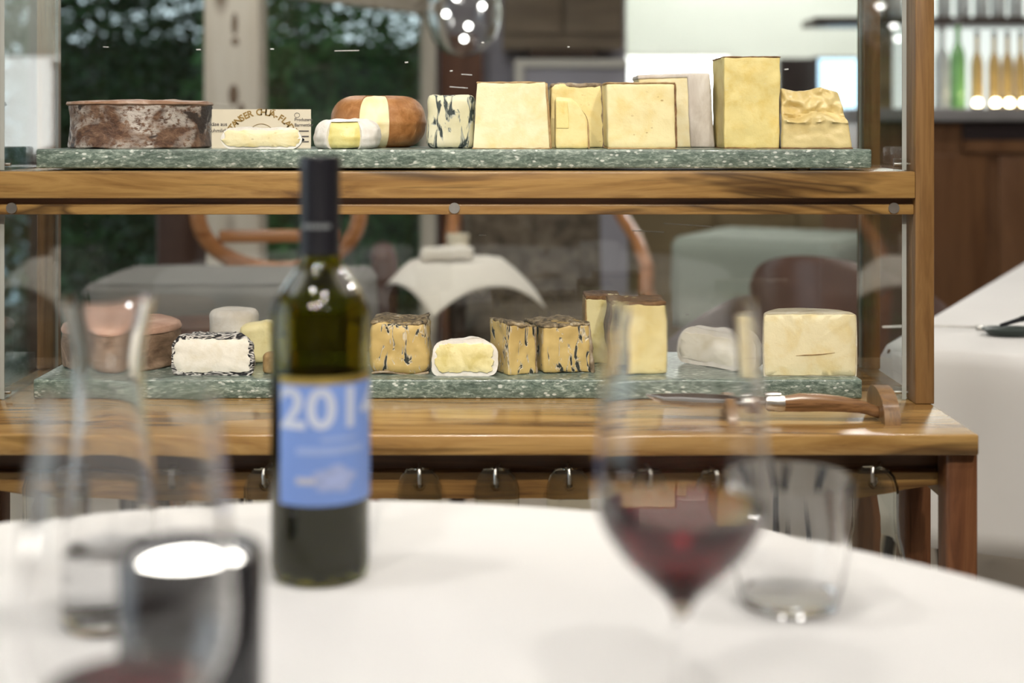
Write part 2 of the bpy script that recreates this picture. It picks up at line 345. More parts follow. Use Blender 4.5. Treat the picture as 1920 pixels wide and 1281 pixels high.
def rblock(W, D, H, r, n, o=(0, 0, 0)):
    r = min(r, W*0.49, D*0.49, H*0.49)
    G = [rect_grid(W, r, n[0]), rect_grid(D, r, n[1]), rect_grid(H, r, n[2])]
    L = (W, D, H); N = [len(g) for g in G]; idx = {}; vs = []; fs = []
    def vid(i, j, k):
        key = (i, j, k)
        if key not in idx:
            p = Vector((G[0][i], G[1][j], G[2][k]))
            q = Vector([min(max(p[a], r), L[a]-r) for a in range(3)]); d = p-q
            if d.length > 1e-9: p = q+d.normalized()*r
            idx[key] = len(vs); vs.append((p.x+o[0], p.y+o[1], p.z+o[2]))
        return idx[key]
    for k, fl in ((0, 1), (N[2]-1, 0)):
        for i in range(N[0]-1):
            for j in range(N[1]-1):
                q = [vid(i, j, k), vid(i+1, j, k), vid(i+1, j+1, k), vid(i, j+1, k)]; fs.append(tuple(reversed(q)) if fl else tuple(q))
    for j, fl in ((0, 0), (N[1]-1, 1)):
        for i in range(N[0]-1):
            for k in range(N[2]-1):
                q = [vid(i, j, k), vid(i+1, j, k), vid(i+1, j, k+1), vid(i, j, k+1)]; fs.append(tuple(reversed(q)) if fl else tuple(q))
    for i, fl in ((0, 1), (N[0]-1, 0)):
        for j in range(N[1]-1):
            for k in range(N[2]-1):
                q = [vid(i, j, k), vid(i, j+1, k), vid(i, j+1, k+1), vid(i, j, k+1)]; fs.append(tuple(reversed(q)) if fl else tuple(q))
    return vs, fs

def obj(name, mb, mat, parent=None, world=False, noise=None, smooth=True, ang=40, solid=0.0):
    me = bpy.data.meshes.new(name)
    off = parent.location if (world and parent is not None) else Vector((0, 0, 0))
    me.from_pydata([tuple(Vector(p)-off) for p in mb.v], [], mb.f); me.validate(); me.update()
    if noise:
        amp, sc, seed = noise; nv = [v.normal.copy() for v in me.vertices]
        for v, nn in zip(me.vertices, nv):
            q = v.co*sc+Vector((seed*3.1, seed*1.7, seed*0.9))
            v.co += nn*amp*(mnoise.noise(q)+0.5*mnoise.noise(q*2.3))
        me.update()
    if smooth:
        me.shade_smooth(); me.set_sharp_from_angle(angle=math.radians(ang))
    me.materials.append(M[mat])
    o = bpy.data.objects.new(name, me); col.objects.link(o)
    if parent is not None: o.parent = parent
    if solid:
        sm = o.modifiers.new('thickness', 'SOLIDIFY'); sm.thickness = solid; sm.offset = -1
    return o
def tag(o, label, cat, group=None):
    o['label'] = label; o['category'] = cat
    if group: o['group'] = group
    return o
def thing(name, label, cat, loc=(0, 0, 0), rz=0.0, group=None):
    o = bpy.data.objects.new(name, None); col.objects.link(o); o.empty_display_size = 0.05
    o.location = loc; o.rotation_euler = (0, 0, rz); return tag(o, label, cat, group)
def struct(name, mb, mat, **k):
    o = obj(name, mb, mat, **k)
    if o.parent is None: o['kind'] = 'structure'
    return o
def dup(root, loc, rz=0.0, label=None):
    r = root.copy(); col.objects.link(r); r.location = loc; r.rotation_euler = (0, 0, rz)
    if label: r['label'] = label
    for ch in list(root.children):
        c = ch.copy(); col.objects.link(c); c.parent = r
        for g in list(ch.children):
            d = g.copy(); col.objects.link(d); d.parent = c
    return r
def text_geo(s, size, bold=0.0, align='CENTER'):
    cu = bpy.data.curves.new('lettering', 'FONT'); cu.body = s; cu.size = size; cu.align_x = align; cu.offset = bold
    cu.resolution_u = 3; o = bpy.data.objects.new('lettering', cu); col.objects.link(o)
    dg = bpy.context.evaluated_depsgraph_get(); me = o.evaluated_get(dg).to_mesh()
    v = [(p.co.x, p.co.y) for p in me.vertices]; f = [tuple(q.vertices) for q in me.polygons]
    o.evaluated_get(dg).to_mesh_clear(); bpy.data.objects.remove(o); bpy.data.curves.remove(cu)
    return v, f

# ------------------------------------------------------------------ the room
FX0, FX1, FY0, FY1 = -3.2, 3.4, -2.6, 8.2
def slab(x0, x1, y0, y1, z0, z1): return MB().box(x0, x1, y0, y1, z0, z1)
fl = struct('floor', slab(FX0, FX1, FY0, FY1, -0.05, 0), 'floor')
struct('ceiling', slab(FX0, FX1, FY0, FY1, 2.62, 2.68), 'ceil')
struct('wall_right', slab(FX1, FX1+0.1, FY0, FY1, 0, 2.62), 'panelling')
# left wall: one wide glazed opening toward the terrace, beside the camera
struct('wall_left', MB().box(FX0-0.1, FX0, FY0, 4.6, 0, 0.35).box(FX0-0.1, FX0, FY0, 4.6, 2.35, 2.62)
       .box(FX0-0.1, FX0, FY0, 0.0, 0.35, 2.35).box(FX0-0.1, FX0, 2.5, 4.6, 0.35, 2.35), 'panelling')
struct('wall_front', slab(FX0, FX1, FY0-0.1, FY0, 0, 2.62), 'panelling')
# window wall behind the cart: knotty pine post, dark glazing left, angled glazing right
A = Vector((-0.80, 4.64)); B = Vector((-0.29, 5.62)); dAB = (B-A).normalized()
struct('trim_1', MB().box(-0.952, -0.776, 4.55, 4.72, 0, 2.62, bev=0.006), 'pine')
for px, py, wx, wz in ((440, 45, 0.010, 0.036), (441, 78, 0.012, 0.014), (438, 178, 0.016, 0.034), (452, 205, 0.010, 0.02)):
    obj('knot', MB().lathe([(0, 0), (1, 0), (0.9, 0.04), (0, 0.06)], 20, Matrix.Translation((X(px, 4.55), 4.5495, Z(py, 4.55))) @ Matrix.Diagonal((wx, 0.02, wz, 1)) @ Matrix.Rotation(PI/2, 4, 'X')), 'knot', bpy.data.objects['trim_1'])
struct('trim_2', MB().box(-0.318, -0.258, 5.58, 5.68, 0, 2.62), 'pine')
W1 = thing('window_1', '', ''); W2 = thing('window_2', '', ''); W3 = thing('window_3', '', '')
for o_ in (W1, W2, W3):
    del o_['label']; del o_['category']; o_['kind'] = 'structure'
obj('window_frame', MB().box(-1.53, -1.48, 4.60, 4.68, 0, 2.62).box(-1.48, -0.952, 4.60, 4.68, 2.4, 2.62).box(-1.48, -0.952, 4.60, 4.68, 0, 0.12), 'dark_wood', W1)
obj('pane', MB().box(-1.48, -0.952, 4.635, 4.642, 0.12, 2.4), 'window_glass', W1)
rot2 = Matrix.Translation((A.x, A.y, 0)) @ Matrix.Rotation(math.atan2(dAB.y, dAB.x), 4, 'Z'); LAB = (B-A).length
obj('window_frame', MB().box(0, LAB, -0.03, 0.03, 1.515, 1.60, rot2).box(0, LAB, -0.03, 0.03, 2.4, 2.62, rot2).box(0, LAB, -0.03, 0.03, 0, 0.1, rot2), 'pine', W2)
obj('pane', MB().box(0, LAB, -0.004, 0.004, 0.1, 1.515, rot2), 'window_glass', W2)
obj('pane', MB().box(0, LAB, -0.004, 0.004, 1.60, 2.4, rot2), 'window_glass', W2)
obj('window_frame', MB().box(FX0, -1.53, 4.60, 4.68, 2.4, 2.62).box(FX0, -1.53, 4.60, 4.68, 0, 0.12).box(-2.4, -2.34, 4.60, 4.68, 0.12, 2.4), 'dark_wood', W3)
obj('pane', MB().box(-2.34, -1.53, 4.635, 4.642, 0.12, 2.4), 'window_glass', W3)
obj('pane', MB().box(FX0, -2.4, 4.635, 4.642, 0.12, 2.4), 'window_glass', W3)
# back wall with a door leaf and a lilac recess, then the bright service room
struct('wall_back', MB().box(-0.258, 0.50, 5.70, 5.80, 0, 2.62), 'wall_lilac')
D1 = struct('door_1', MB().box(-0.245, -0.075, 5.64, 5.70, 0, 1.42), 'door_wood')
obj('door_panel', MB().box(-0.22, -0.10, 5.632, 5.64, 0.2, 1.3), 'door_wood', D1)
struct('wall_service', MB().box(0.5, FX1, FY1-0.1, FY1, 0, 2.62), 'wall_bright')
struct('wall_service_side', MB().box(0.42, 0.50, 5.80, FY1-0.1, 0, 2.62), 'wall_bright')
struct('terrace_ground', slab(-9, -0.3, 4.7, 14, -0.12, -0.06), 'terrace')
struct('terrace_ground_side', slab(-9, -3.3, -4, 4.7, -0.12, -0.06), 'terrace')

# ------------------------------------------------------------------ ceiling downlights
def downlight(x, y, first=[None]):
    if first[0] is None:
        t = thing('ceiling_downlight', 'small round recessed downlight set in the ceiling', 'ceiling light', (x, y, 2.60), 0, 'recessed ceiling downlights')
        obj('trim_ring', MB().lathe([(0.062, 0.02), (0.085, 0.02), (0.085, 0.008), (0.07, 0.0), (0.062, 0.004), (0.062, 0.02)], 32), 'lamp_trim', t)
        obj('lens', MB().lathe([(0, 0.012), (0.061, 0.012), (0.061, 0.02), (0, 0.02)], 32), 'lamp_lens', t)
        first[0] = t
    else: dup(first[0], (x, y, 2.60))
for x, y in [(-0.55, 0.15), (0.35, 0.0), (-0.75, 0.95), (0.05, 0.85), (0.85, 0.9), (-0.3, -1.0), (0.9, -1.2),
             (1.3, 2.5), (-0.1, 3.45), (-0.75, 3.75), (-1.0, 4.05), (2.2, 3.4),  # the two nearest the pine post are added to brighten it
             (0.9, 6.4), (1.5, 6.9), (0.85, 7.5), (1.4, 7.6), (2.0, 7.5), (2.2, 6.3), (1.7, 5.1), (2.6, 5.0)]:  # back room lamps, some added to whiten its rear wall
    downlight(x, y)

def added_spot(x, y, tx, ty, tz, label):  # out-of-view lamp added to brighten the upright cheese faces
    t = thing('added_spotlight', label, 'spotlight', (x, y, 2.62), 0, 'spotlights added to brighten the cheese cart')
    d = (Vector((tx, ty, tz))-Vector((x, y, 2.48))).normalized(); q = d.to_track_quat('-Z', 'Y').to_matrix().to_4x4()
    m = Matrix.Translation((0, 0, -0.14)) @ q
    obj('mount', MB().lathe([(0, 0), (0.035, 0), (0.035, -0.02), (0.008, -0.025), (0.008, -0.10), (0, -0.10)], 20), 'lamp_trim', t)
    obj('head', MB().lathe([(0, 0.05), (0.035, 0.05), (0.045, 0.03), (0.045, -0.06), (0.041, -0.06), (0.041, 0.0), (0, 0.0)], 24, m), 'lamp_trim', t)
    ld = bpy.data.lights.new('spot_beam', 'SPOT'); ld.energy = SPOT; ld.spot_size = math.radians(34); ld.spot_blend = 0.7
    ld.shadow_soft_size = 0.035; ld.color = (1.0, 0.91, 0.78)
    lo = bpy.data.objects.new('spot_beam', ld); col.objects.link(lo); lo.parent = t
    lo.matrix_local = m @ Matrix.Translation((0, 0, -0.02))
for k_, x_ in enumerate((-0.75, -0.05, 0.65)):
    added_spot(x_, -0.55, CX0+0.42*(k_-1), 1.78, 0.98, 'small added spotlight brightening the cheese cart')

# ------------------------------------------------------------------ the cheese cart
CX = -0.059
cart = thing('cheese_cart', 'tall wooden cheese display cart with clear acrylic sides and one middle shelf', 'cart', (CX, 1.76, 0))
def part(name, mb, mat, **k): return obj(name, mb, mat, cart, world=True, **k)
XR0, XR1 = 0.500, 0.523; XL0, XL1 = 2*CX-XR1, 2*CX-XR0
TT = 0.75
part('table_top', MB().box(2*CX-0.521, 0.521, 1.55, 2.06, TT-0.0235, TT, bev=0.003), 'cart_top')
for x0, x1 in ((XL0, XL1), (XR0, XR1)):
    part('front_post', MB().box(x0, x1, 1.717, 1.757, TT, 1.40, bev=0.0015), 'cart_wood_z')
    part('rear_post', MB().box(x0, x1, 1.962, 1.997, TT, 1.40, bev=0.0015), 'cart_wood_z')
    part('top_rail', MB().box(x0, x1, 1.717, 1.997, 1.40, 1.43, bev=0.002), 'cart_wood_y')
# middle shelf
SHZ = 1.0308
part('shelf_front_rail', MB().box(XL1, XR0, 1.717, 1.738, SHZ-0.0325, SHZ, bev=0.0018), 'cart_wood')
part('shelf_groove', MB().box(XL1, XR0, 1.730, 1.742, SHZ-0.040, SHZ-0.0325), 'cart_shade')  # dark colour stands for the shadow in the gap between the rails
part('shelf_lower_rail', MB().box(XL1, XR0, 1.723, 1.741, 0.9785, SHZ-0.040, bev=0.0012), 'cart_wood')
part('shelf_board', MB().box(XL1, XR0, 1.738, 1.985, SHZ-0.020, SHZ, bev=0.0008), 'cart_top')
part('shelf_rear_rail', MB().box(XL1, XR0, 1.965, 1.985, SHZ-0.05, SHZ-0.02), 'cart_wood')
for px in (22, 852, 1676):
    Yk = 1.722
    part('screw_cap', MB().lathe([(0, 0), (0.0062, 0), (0.0066, 0.0006), (0.0066, 0.0025), (0, 0.0025)], 20, Matrix.Translation((X(px, Yk), Yk, 0.9865)) @ Matrix.Rotation(PI/2, 4, 'X') @ Matrix.Translation((0, 0, -0.001))), 'steel')
# acrylic: side sheets (two levels each side), rear sheets, clamps
for sx, xx in ((1, XR0-0.006), (-1, XL1+0.006)):
    for z0, z1 in ((TT, 0.9785), (SHZ, 1.40)):
        p = part('acrylic_side_sheet', MB().box(xx-0.0025, xx+0.0025, 1.745, 1.968, z0+0.001, z1-0.001), 'acrylic', smooth=False)
        obj('sheet_edge', MB().box(xx-0.0026, xx+0.0026, 1.7435, 1.745, z0+0.001, z1-0.001), 'acrylic_edge', p, smooth=False).location = -cart.location
        cb = part('clamp', MB().box(xx-0.010, xx+0.007, 1.741, 1.758, z0, z0+0.015, bev=0.001), 'acrylic')
        obj('clamp_pin', MB().lathe([(0, 0), (0.002, 0), (0.002, 0.019), (0, 0.019)], 12, Matrix.Translation((xx-0.011, 1.75, z0+0.008)) @ Matrix.Rotation(PI/2, 4, 'Y')), 'steel', cb).location = -cart.location
for z0, z1 in ((TT, 0.9785), (SHZ, 1.40)):
    p = part('acrylic_rear_sheet', MB().box(XL1-0.002, XR0+0.002, 1.972, 1.977, z0+0.001, z1-0.001), 'acrylic', smooth=False)
    for xe in (XL1+0.001, XR0-0.003):
        obj('sheet_edge', MB().box(xe-0.0012, xe+0.0028, 1.9705, 1.972, z0+0.001, z1-0.001), 'acrylic_edge', p, smooth=False).location = -cart.location
    rr = random.Random(3 if z0 > 1 else 4); mb = MB()
    pts = [(198, 88, 10), (372, 93, 8), (510, 92, 7), (650, 95, 46), (762, 117, 6), (875, 140, 20), (860, 164, 34), (846, 133, 5), (1066, 88, 4), (905, 80, 5), (1475, 130, 7)] if z0 > 1 else [(1215, 434, 60), (1290, 422, 90), (905, 441, 14), (1290, 590, 8)]
    for px, py, ln in pts:
        x = X(px, 1.97); z = Z(py, 1.97); L = ln*1.97/F/2; sl = rr.uniform(-0.08, 0.08)
        mb.tube([(x-L, 1.971, z-sl*L), (x+L, 1.971, z+sl*L)], 0.0005 if ln > 9 else 0.0008, 5)
    o = obj('scratch', mb, 'scratch', p); o.location = -cart.location; o['kind'] = 'stuff'
# under-structure
part('apron_board', MB().box(2*CX-0.495, 0.495, 1.613, 1.630, 0.690, TT-0.0235), 'cart_shade')  # darkened to paint the shade below the table top overhang
pr = [(2*CX-0.492, 0.697), (2*CX-0.492, 0.684)]
for i in range(9): a = PI/2*i/8; pr.append((2*CX-0.492+0.10*math.sin(a), 0.684-0.016*math.sin(a)))
for i in range(9): a = PI/2*(1-i/8); pr.append((0.492-0.10*math.sin(a), 0.684-0.016*math.sin(a)))
pr += [(0.492, 0.697)]
part('hook_rail', MB().prism(pr, 1.597, 1.613), 'cart_wood')
for sx in (1, -1):
    fx = lambda v: v if sx > 0 else 2*CX-v
    for (y0, y1, x0, x1) in ((1.565, 1.600, 0.490, 0.525), (1.735, 1.770, 0.492, 0.525), (1.960, 1.995, 0.492, 0.525)):
        part('leg', MB().box(min(fx(x0), fx(x1)), max(fx(x0), fx(x1)), y0, y1, 0.0, TT-0.0235, bev=0.004), 'leg_wood')
    part('side_apron', MB().box(min(fx(0.498), fx(0.516)), max(fx(0.498), fx(0.516)), 1.60, 1.96, 0.665, TT-0.0235), 'cart_wood_y')
part('rear_apron', MB().box(2*CX-0.495, 0.495, 1.970, 1.988, 0.665, TT-0.0235), 'cart_wood')
# knife rest blocks: quarter-rounded wooden blocks on the table top
def rest_block(xc, yc, wd, dp, h, lean):
    o = []
    for i in range(13):
        a = PI*(i/12); r = 1.0
        o.append((-math.cos(a)*dp/2+(0.30*dp*math.sin(a)*lean), h*math.sin(a)**0.7))
    m = Matrix.Translation((xc, yc, TT)) @ Matrix.Rotation(PI/2, 4, 'Z')
    return MB().prism(o, -wd/2, wd/2, m)
part('knife_rest_block', rest_block(X(1668, 1.61), 1.635, 0.018, 0.080, 0.036, 0.35), 'cart_wood_z')
part('knife_rest_block', rest_block(X(1395, 1.61), 1.635, 0.016, 0.075, 0.028, 0.35), 'cart_wood_z')

# stone slabs
def stone_slab(name, label, px0, px1, ztop, zfoot):
    Yf = 1.75; x0, x1 = X(px0, Yf), X(px1, Yf)
    t = thing(name, label, 'stone slab', ((x0+x1)/2, Yf+0.11, zfoot), 0, 'serpentine stone slabs of the cheese cart')
    b = ztop-0.0235
    obj('slab', MB().add(*rblock(x1-x0, 0.215, 0.0235, 0.0025, (60, 12, 1), (-(x1-x0)/2, -0.11, b-zfoot))), 'stone', t, noise=(0.0003, 60, 2))
    for fx in (-0.43, 0, 0.43):
        for fy in (-0.095, 0.08):
            obj('foot', MB().lathe([(0, 0), (0.011, 0), (0.012, b-zfoot+0.0005), (0, b-zfoot+0.0005)], 16, None, (fx, fy, 0)), 'black_rubber', t)
    return t
ZU, ZL = Z(280, 1.752), Z(712, 1.75)
stone_slab('stone_slab', 'speckled green stone slab on the middle shelf carrying the tall cheese blocks', 67, 1635, ZU, SHZ)
stone_slab('stone_slab', 'speckled green stone slab on the cart table top carrying the ash coated cheese', 62, 1617, ZL, TT)

# ------------------------------------------------------------------ cheeses
def blk_warp(xbl, xbr, xtl, xtr, hl, hr, D, bk, skew, shift=0.0):
    def f(p):
        u, v, ww = p
        x = (xbl+(xbr-xbl)*u)*(1-ww)+(xtl+(xtr-xtl)*u)*ww
        mid = (xbl+xbr)/2
        x = mid+(x-mid)*(1+(bk-1)*v)+skew*v
        z = ww*(hl+(hr-hl)*u)
        return (x, v*D+shift*ww, z)
    return f
def block(label, q, Yf, D, mat, zb, base, r=0.003, noise=(0.0012, 45, 1), rz=0.0, bk=1.0, skew=0.0, shift=0.0, name='cheese_block', rinds=(), n=(14, 8, 14), wave=None):
    """q = left/right px at the foot, left/right px at the top, top rows left/right, measured at depth Yf"""
    s = Yf/F; xbl, xbr, xtl, xtr, yl, yr = q; cx = (xbl+xbr)/2
    hl, hr = Z(yl, Yf)-zb, Z(yr, Yf)-zb
    W_, H_ = (xbr-xbl)*s, max(hl, hr)
    t = thing(name, label, 'cheese', (X(cx, Yf), Yf, zb), rz)
    wf = blk_warp((xbl-cx)*s, (xbr-cx)*s, (xtl-cx)*s, (xtr-cx)*s, hl, hr, D, bk, skew, shift)
    def mk(nm, u0, u1, v0, v1, w0, w1, mt, rr, ns, nn):
        vs_, fs_ = rblock((u1-u0)*W_, (v1-v0)*D, (w1-w0)*H_, rr, nn)
        out = []
        for p in vs_:
            u, v, ww = u0+p[0]/W_, v0+p[1]/D, w0+p[2]/H_
            pt = wf((u, v, ww))
            if wave: pt = wave(pt, u, v, ww)
            out.append(pt)
        mb = MB(); mb.add(out, fs_); return obj(nm, mb, mt, t, noise=ns, ang=60)
    mk('paste', 0, 1, 0, 1, 0, 1, mat, r, noise, n)
    for (nm, u0, u1, v0, v1, w0, w1, mt, rr, ns) in rinds:
        mk(nm, u0, u1, v0, v1, w0, w1, mt, rr, ns, (16, 8, 6) if (u1-u0) > 0.5 else (3, 8, 14))
    return t
def wprof(r, h, round_=0.4, bulge=0.0, n=8, foot=0.5):
    """rounded cheese wheel profile from the axis below to the axis above"""
    a = min(r, h)*round_; af = a*foot; p = [(0, 0), (r*0.4, 0), (r*0.75, 0)]
    for i in range(n+1): t = PI/2*i/n; p.append((r-af+af*math.sin(t), af-af*math.cos(t)))
    for i in range(1, 6): zz = af+(h-af-a)*i/6; p.append((r+bulge*math.sin(PI*i/6), zz))
    for i in range(n+1): t = PI/2*i/n; p.append((r-a+a*math.cos(t), h-a+a*math.sin(t)))
    p += [(r*0.5*(1-round_*0.5), h), (r*0.25, h), (0, h)]; return p
def inset(p, d, dz):
    h = p[-1][1]; return [(max(0, r-d), min(max(z, dz), h-dz)) for r, z in p]
def resample(pts, n):
    L = [0]
    for a, b in zip(pts, pts[1:]): L.append(L[-1]+math.hypot(b[0]-a[0], b[1]-a[1]))
    out = []
    for i in range(n+1):
        d = L[-1]*i/n; k = 0
        while k < len(L)-2 and L[k+1] < d: k += 1
        f = (d-L[k])/max(1e-9, L[k+1]-L[k]); out.append((pts[k][0]+(pts[k+1][0]-pts[k][0])*f, pts[k][1]+(pts[k+1][1]-pts[k][1])*f))
    return out
def plate(outl, jit, seed, depth=0.006, bulge=0.0015):
    """a cut face: outline in (x,z) at y=0, slightly domed toward -y, jagged edge"""
    rg = random.Random(seed); cx = sum(p[0] for p in outl)/len(outl); cz = sum(p[1] for p in outl)/len(outl)
    o = []
    ph = [rg.uniform(0, 6.28) for _ in range(3)]; nn_ = len(outl)
    for q_, (x, z) in enumerate(outl):
        a_ = 2*PI*q_/nn_
        k = 1+jit*(0.8*math.sin(5*a_+ph[0])+0.7*math.sin(11*a_+ph[1])+0.5*math.sin(19*a_+ph[2]))*0.7+rg.uniform(-jit, jit)*0.5; o.append((cx+(x-cx)*k, cz+(z-cz)*k))
    n = len(o); mb = MB(); vs_ = []; fs_ = []
    for sc, yy in ((1.0, depth), (1.0, -0.0003), (0.985, -0.0012), (0.8, -0.0012-bulge*0.5), (0.5, -0.0012-bulge), (0.2, -0.0012-bulge)):
        for x, z in o: vs_.append((cx+(x-cx)*sc, yy, cz+(z-cz)*sc))
    for lv in range(5):
        for i in range(n): j = (i+1) % n; fs_.append((lv*n+i, lv*n+j, (lv+1)*n+j, (lv+1)*n+i))
    fs_.append(tuple(reversed(range(n)))); fs_.append(tuple(5*n+i for i in range(n)))
    mb.add(vs_, fs_); return mb
def wheel(label, cxp, Yc, r, h, zb, mat, prof=None, noise=(0.0012, 35, 1), gap=None, paste_mat=None, thick=0.003, jit=0.02, name='round_cheese', n=72, ash=False, pn=0.0006, fill=None, cap=0):
    """a whole wheel, or one with a sector (gap = a0,a1 kept) and cut faces"""
    prof = prof or wprof(r, h)
    t = thing(name, label, 'cheese', (X(cxp, Yc), Yc, zb))
    a0, a1 = gap if gap else (0, 2*PI)
    obj('rind', MB().lathe(prof, n, None, (0, 0, 0), a0, a1), mat, t, noise=noise, ang=75)
    if gap:
        ins = inset(prof, thick, thick)
        if fill:                         # paste swelling out of the cut: one rounded mass recessed behind the rind
            fp = [(rr_*fill, zz_) for rr_, zz_ in ins]
            obj('paste', MB().lathe(fp, 24, None, (0, 0, 0), a1-0.08, a0+2*PI+0.08), paste_mat, t, noise=(pn*2, 50, 3), ang=75)
            if cap:                      # rind still bridging the cut along the top
                hz_ = prof[-1][1]*cap; cp = [(0, hz_)]+[(rr_, zz_) for rr_, zz_ in prof if zz_ > hz_ and rr_ > 0.3*r]+[(0, prof[-1][1])]
                obj('rind', MB().lathe(cp, 24, None, (0, 0, 0), a1-0.1, a0+2*PI+0.1), mat, t, noise=noise, ang=75)
            return t
        if abs((a1-a0)-PI) < 1e-4:      # half wheel: one straight cut face
            outl = resample(ins, 44); full = outl+[(-x, z) for x, z in reversed(outl)][1:-1]
            m = Matrix.Rotation(a0, 4, 'Z'); b = plate(full, jit, 5)
            mb = MB(); mb.add(b.v, b.f, m); obj('paste', mb, paste_mat, t, noise=(pn, 60, 3), ang=50)
        else:
            for k, a in enumerate((a0, a1)):
                outl = resample(ins, 44)
                b = plate(outl, jit*0.5, 6+k)
                vv = [(x, (y if k == 0 else -y), z) for x, y, z in b.v]
                ff = b.f if k == 0 else [tuple(reversed(f)) for f in b.f]
                mb = MB(); mb.add(vv, ff, Matrix.Rotation(a, 4, 'Z')); obj('paste', mb, paste_mat, t, noise=(pn, 60, 3), ang=50)
    return t
# --- upper slab
zb = ZU
t = wheel('whole brown washed rind wheel with pale blooms and dark patches', 264, 1.862, 0.091, 0.058, zb, 'rind_brown', wprof(0.091, 0.058, 0.10, -0.002), (0.0028, 26, 3), n=96)
obj('top_crust', MB().lathe([(0, 0.0565), (0.084, 0.0550), (0.0905, 0.0545), (0.0935, 0.0565), (0.0925, 0.0595), (0.085, 0.0600), (0.06, 0.0612), (0.03, 0.0625), (0, 0.0625)], 96), 'rind_brown_top', t, noise=(0.0022, 30, 5))
wheel('thin half round of soft white cheese lying before the printed card', 491, 1.772, 0.0510, 0.0255, zb, 'rind_white', wprof(0.051, 0.0265, 0.60, 0.0008, foot=0.8), (0.0022, 42, 2), (0, PI), 'p_cream', 0.0030, 0.05, name='half_cheese')
wheel('small white bloomy cheese with a yellow wedge cut out, before the orange wheel', 652, 1.798, 0.0410, 0.037, zb, 'rind_white', wprof(0.0410, 0.037, 0.48, 0.001), (0.0022, 42, 4), (-PI/2+0.50, -PI/2-0.55+2*PI), 'p_oozy', 0.0012, 0.03, fill=0.955, cap=0.86)
wheel('orange brown round wheel with a narrow wedge cut out showing ivory paste', 709.5, 1.899, 0.0630, 0.0685, zb, 'rind_orange', wprof(0.0630, 0.0685, 0.48, 0.0012, foot=0.9), (0.0006, 30, 5), (-PI/2+0.32, -PI/2-0.34+2*PI), 'p_pale', 0.0006, 0.006, fill=0.955)
block('ivory blue veined cheese piece with upright cut sides, beside the orange wheel', (800, 888, 801, 890, 178, 178), 1.80, 0.07, 'v_white', zb, 0, r=0.008, noise=(0.0012, 40, 2), name='blue_cheese')
block('large pale cheese block with thin tan rind above and below, beside the veined piece', (886, 1031, 894, 1023, 154, 154), 1.775, 0.12, 'p_pale', zb, 0, r=0.002, noise=(0.0008, 40, 3), bk=0.72, skew=0.012,
      rinds=[('rind', -0.005, 1.005, 0, 1.0, 0.978, 1.006, 'rind_thin', 0.0012, (0.0008, 90, 2)), ('rind', -0.005, 1.005, 0, 1.0, -0.001, 0.018, 'rind_thin', 0.0008, (0.0006, 90, 3)), ('rind', 0.985, 1.03, 0.03, 1.0, 0.0, 0.985, 'rind_thin', 0.0012, (0.0006, 60, 3))])
block('cheese wedge with crusty grey rind standing behind the small cut piece', (1030, 1134, 1034, 1130, 158, 157), 1.845, 0.09, 'p_butter', zb, 0, r=0.003, noise=(0.001, 45, 4), name='cheese_wedge',
      rinds=[('rind', -0.01, 1.0, -0.004, 1.0, 0.93, 1.012, 'rind_grey', 0.003, (0.0022, 70, 4)), ('rind', 0.955, 1.03, -0.01, 1.0, 0, 0.99, 'rind_grey', 0.002, (0.0022, 80, 5))])
block('small cut cheese piece with rounded rind corner, leaning on the grey rinded wedge', (1042, 1105, 1041, 1102, 182, 184), 1.775, 0.03, 'p_butter', zb, 0, r=0.004, noise=(0.0006, 45, 4), name='cheese_wedge',
      wave=lambda p, u, v, ww: (p[0]-max(0, ww-0.6)**2*0.10*max(0, u-0.3), p[1], p[2]-max(0, u-0.55)**2*0.055*ww),
      rinds=[('rind', 0.965, 1.015, -0.004, 1.0, 0.0, 1.0, 'rind_thin', 0.0008, (0.0005, 80, 3)), ('cut_slice', 0.02, 0.40, -0.035, 0.05, 0.40, 0.93, 'p_hard', 0.0008, (0.0004, 60, 2))])
block('square cut cheese block with scattered tiny eyes and thin brown rind', (1140, 1269, 1136, 1266, 155, 155), 1.775, 0.085, 'p_eyes', zb, 0, r=0.004, noise=(0.0009, 40, 6), shift=0.0,
      rinds=[('rind', -0.004, 1.004, 0, 1, 0.975, 1.006, 'rind_thin', 0.0015, (0.0008, 90, 4)), ('rind', 0.985, 1.012, 0.0, 1, 0.02, 0.985, 'rind_cocoa', 0.001, (0.0006, 80, 4)), ('rind', -0.004, 1.004, 0, 1, -0.001, 0.015, 'rind_thin', 0.0008, (0.0005, 80, 4))])
block('tall pale cheese block in whitish pink rind standing behind the square block', (1196, 1336, 1197, 1327, 142, 138), 1.865, 0.075, 'p_pale', zb, 0, r=0.003, noise=(0.001, 35, 7),
      rinds=[('rind', 0.70, 1.03, -0.04, 1, 0.0, 1.012, 'rind_pale', 0.003, (0.0008, 40, 4)), ('rind', -0.01, 0.8, -0.02, 1, 0.95, 1.012, 'rind_pale', 0.002, (0.001, 60, 4))])
block('tallest upright block of hard yellow cheese standing on its narrow end', (1358, 1461, 1358, 1465, 106, 106), 1.80, 0.10, 'p_hard', zb, 0, r=0.0022, noise=(0.0018, 32, 8), n=(20, 8, 30),
      rinds=[('rind', -0.003, 1.003, 0, 1, 0.988, 1.003, 'rind_cocoa', 0.0008, (0.0006, 80, 4)), ('rind', -0.003, 1.003, 0, 1, -0.001, 0.008, 'rind_cocoa', 0.0005, (0.0004, 80, 4))])
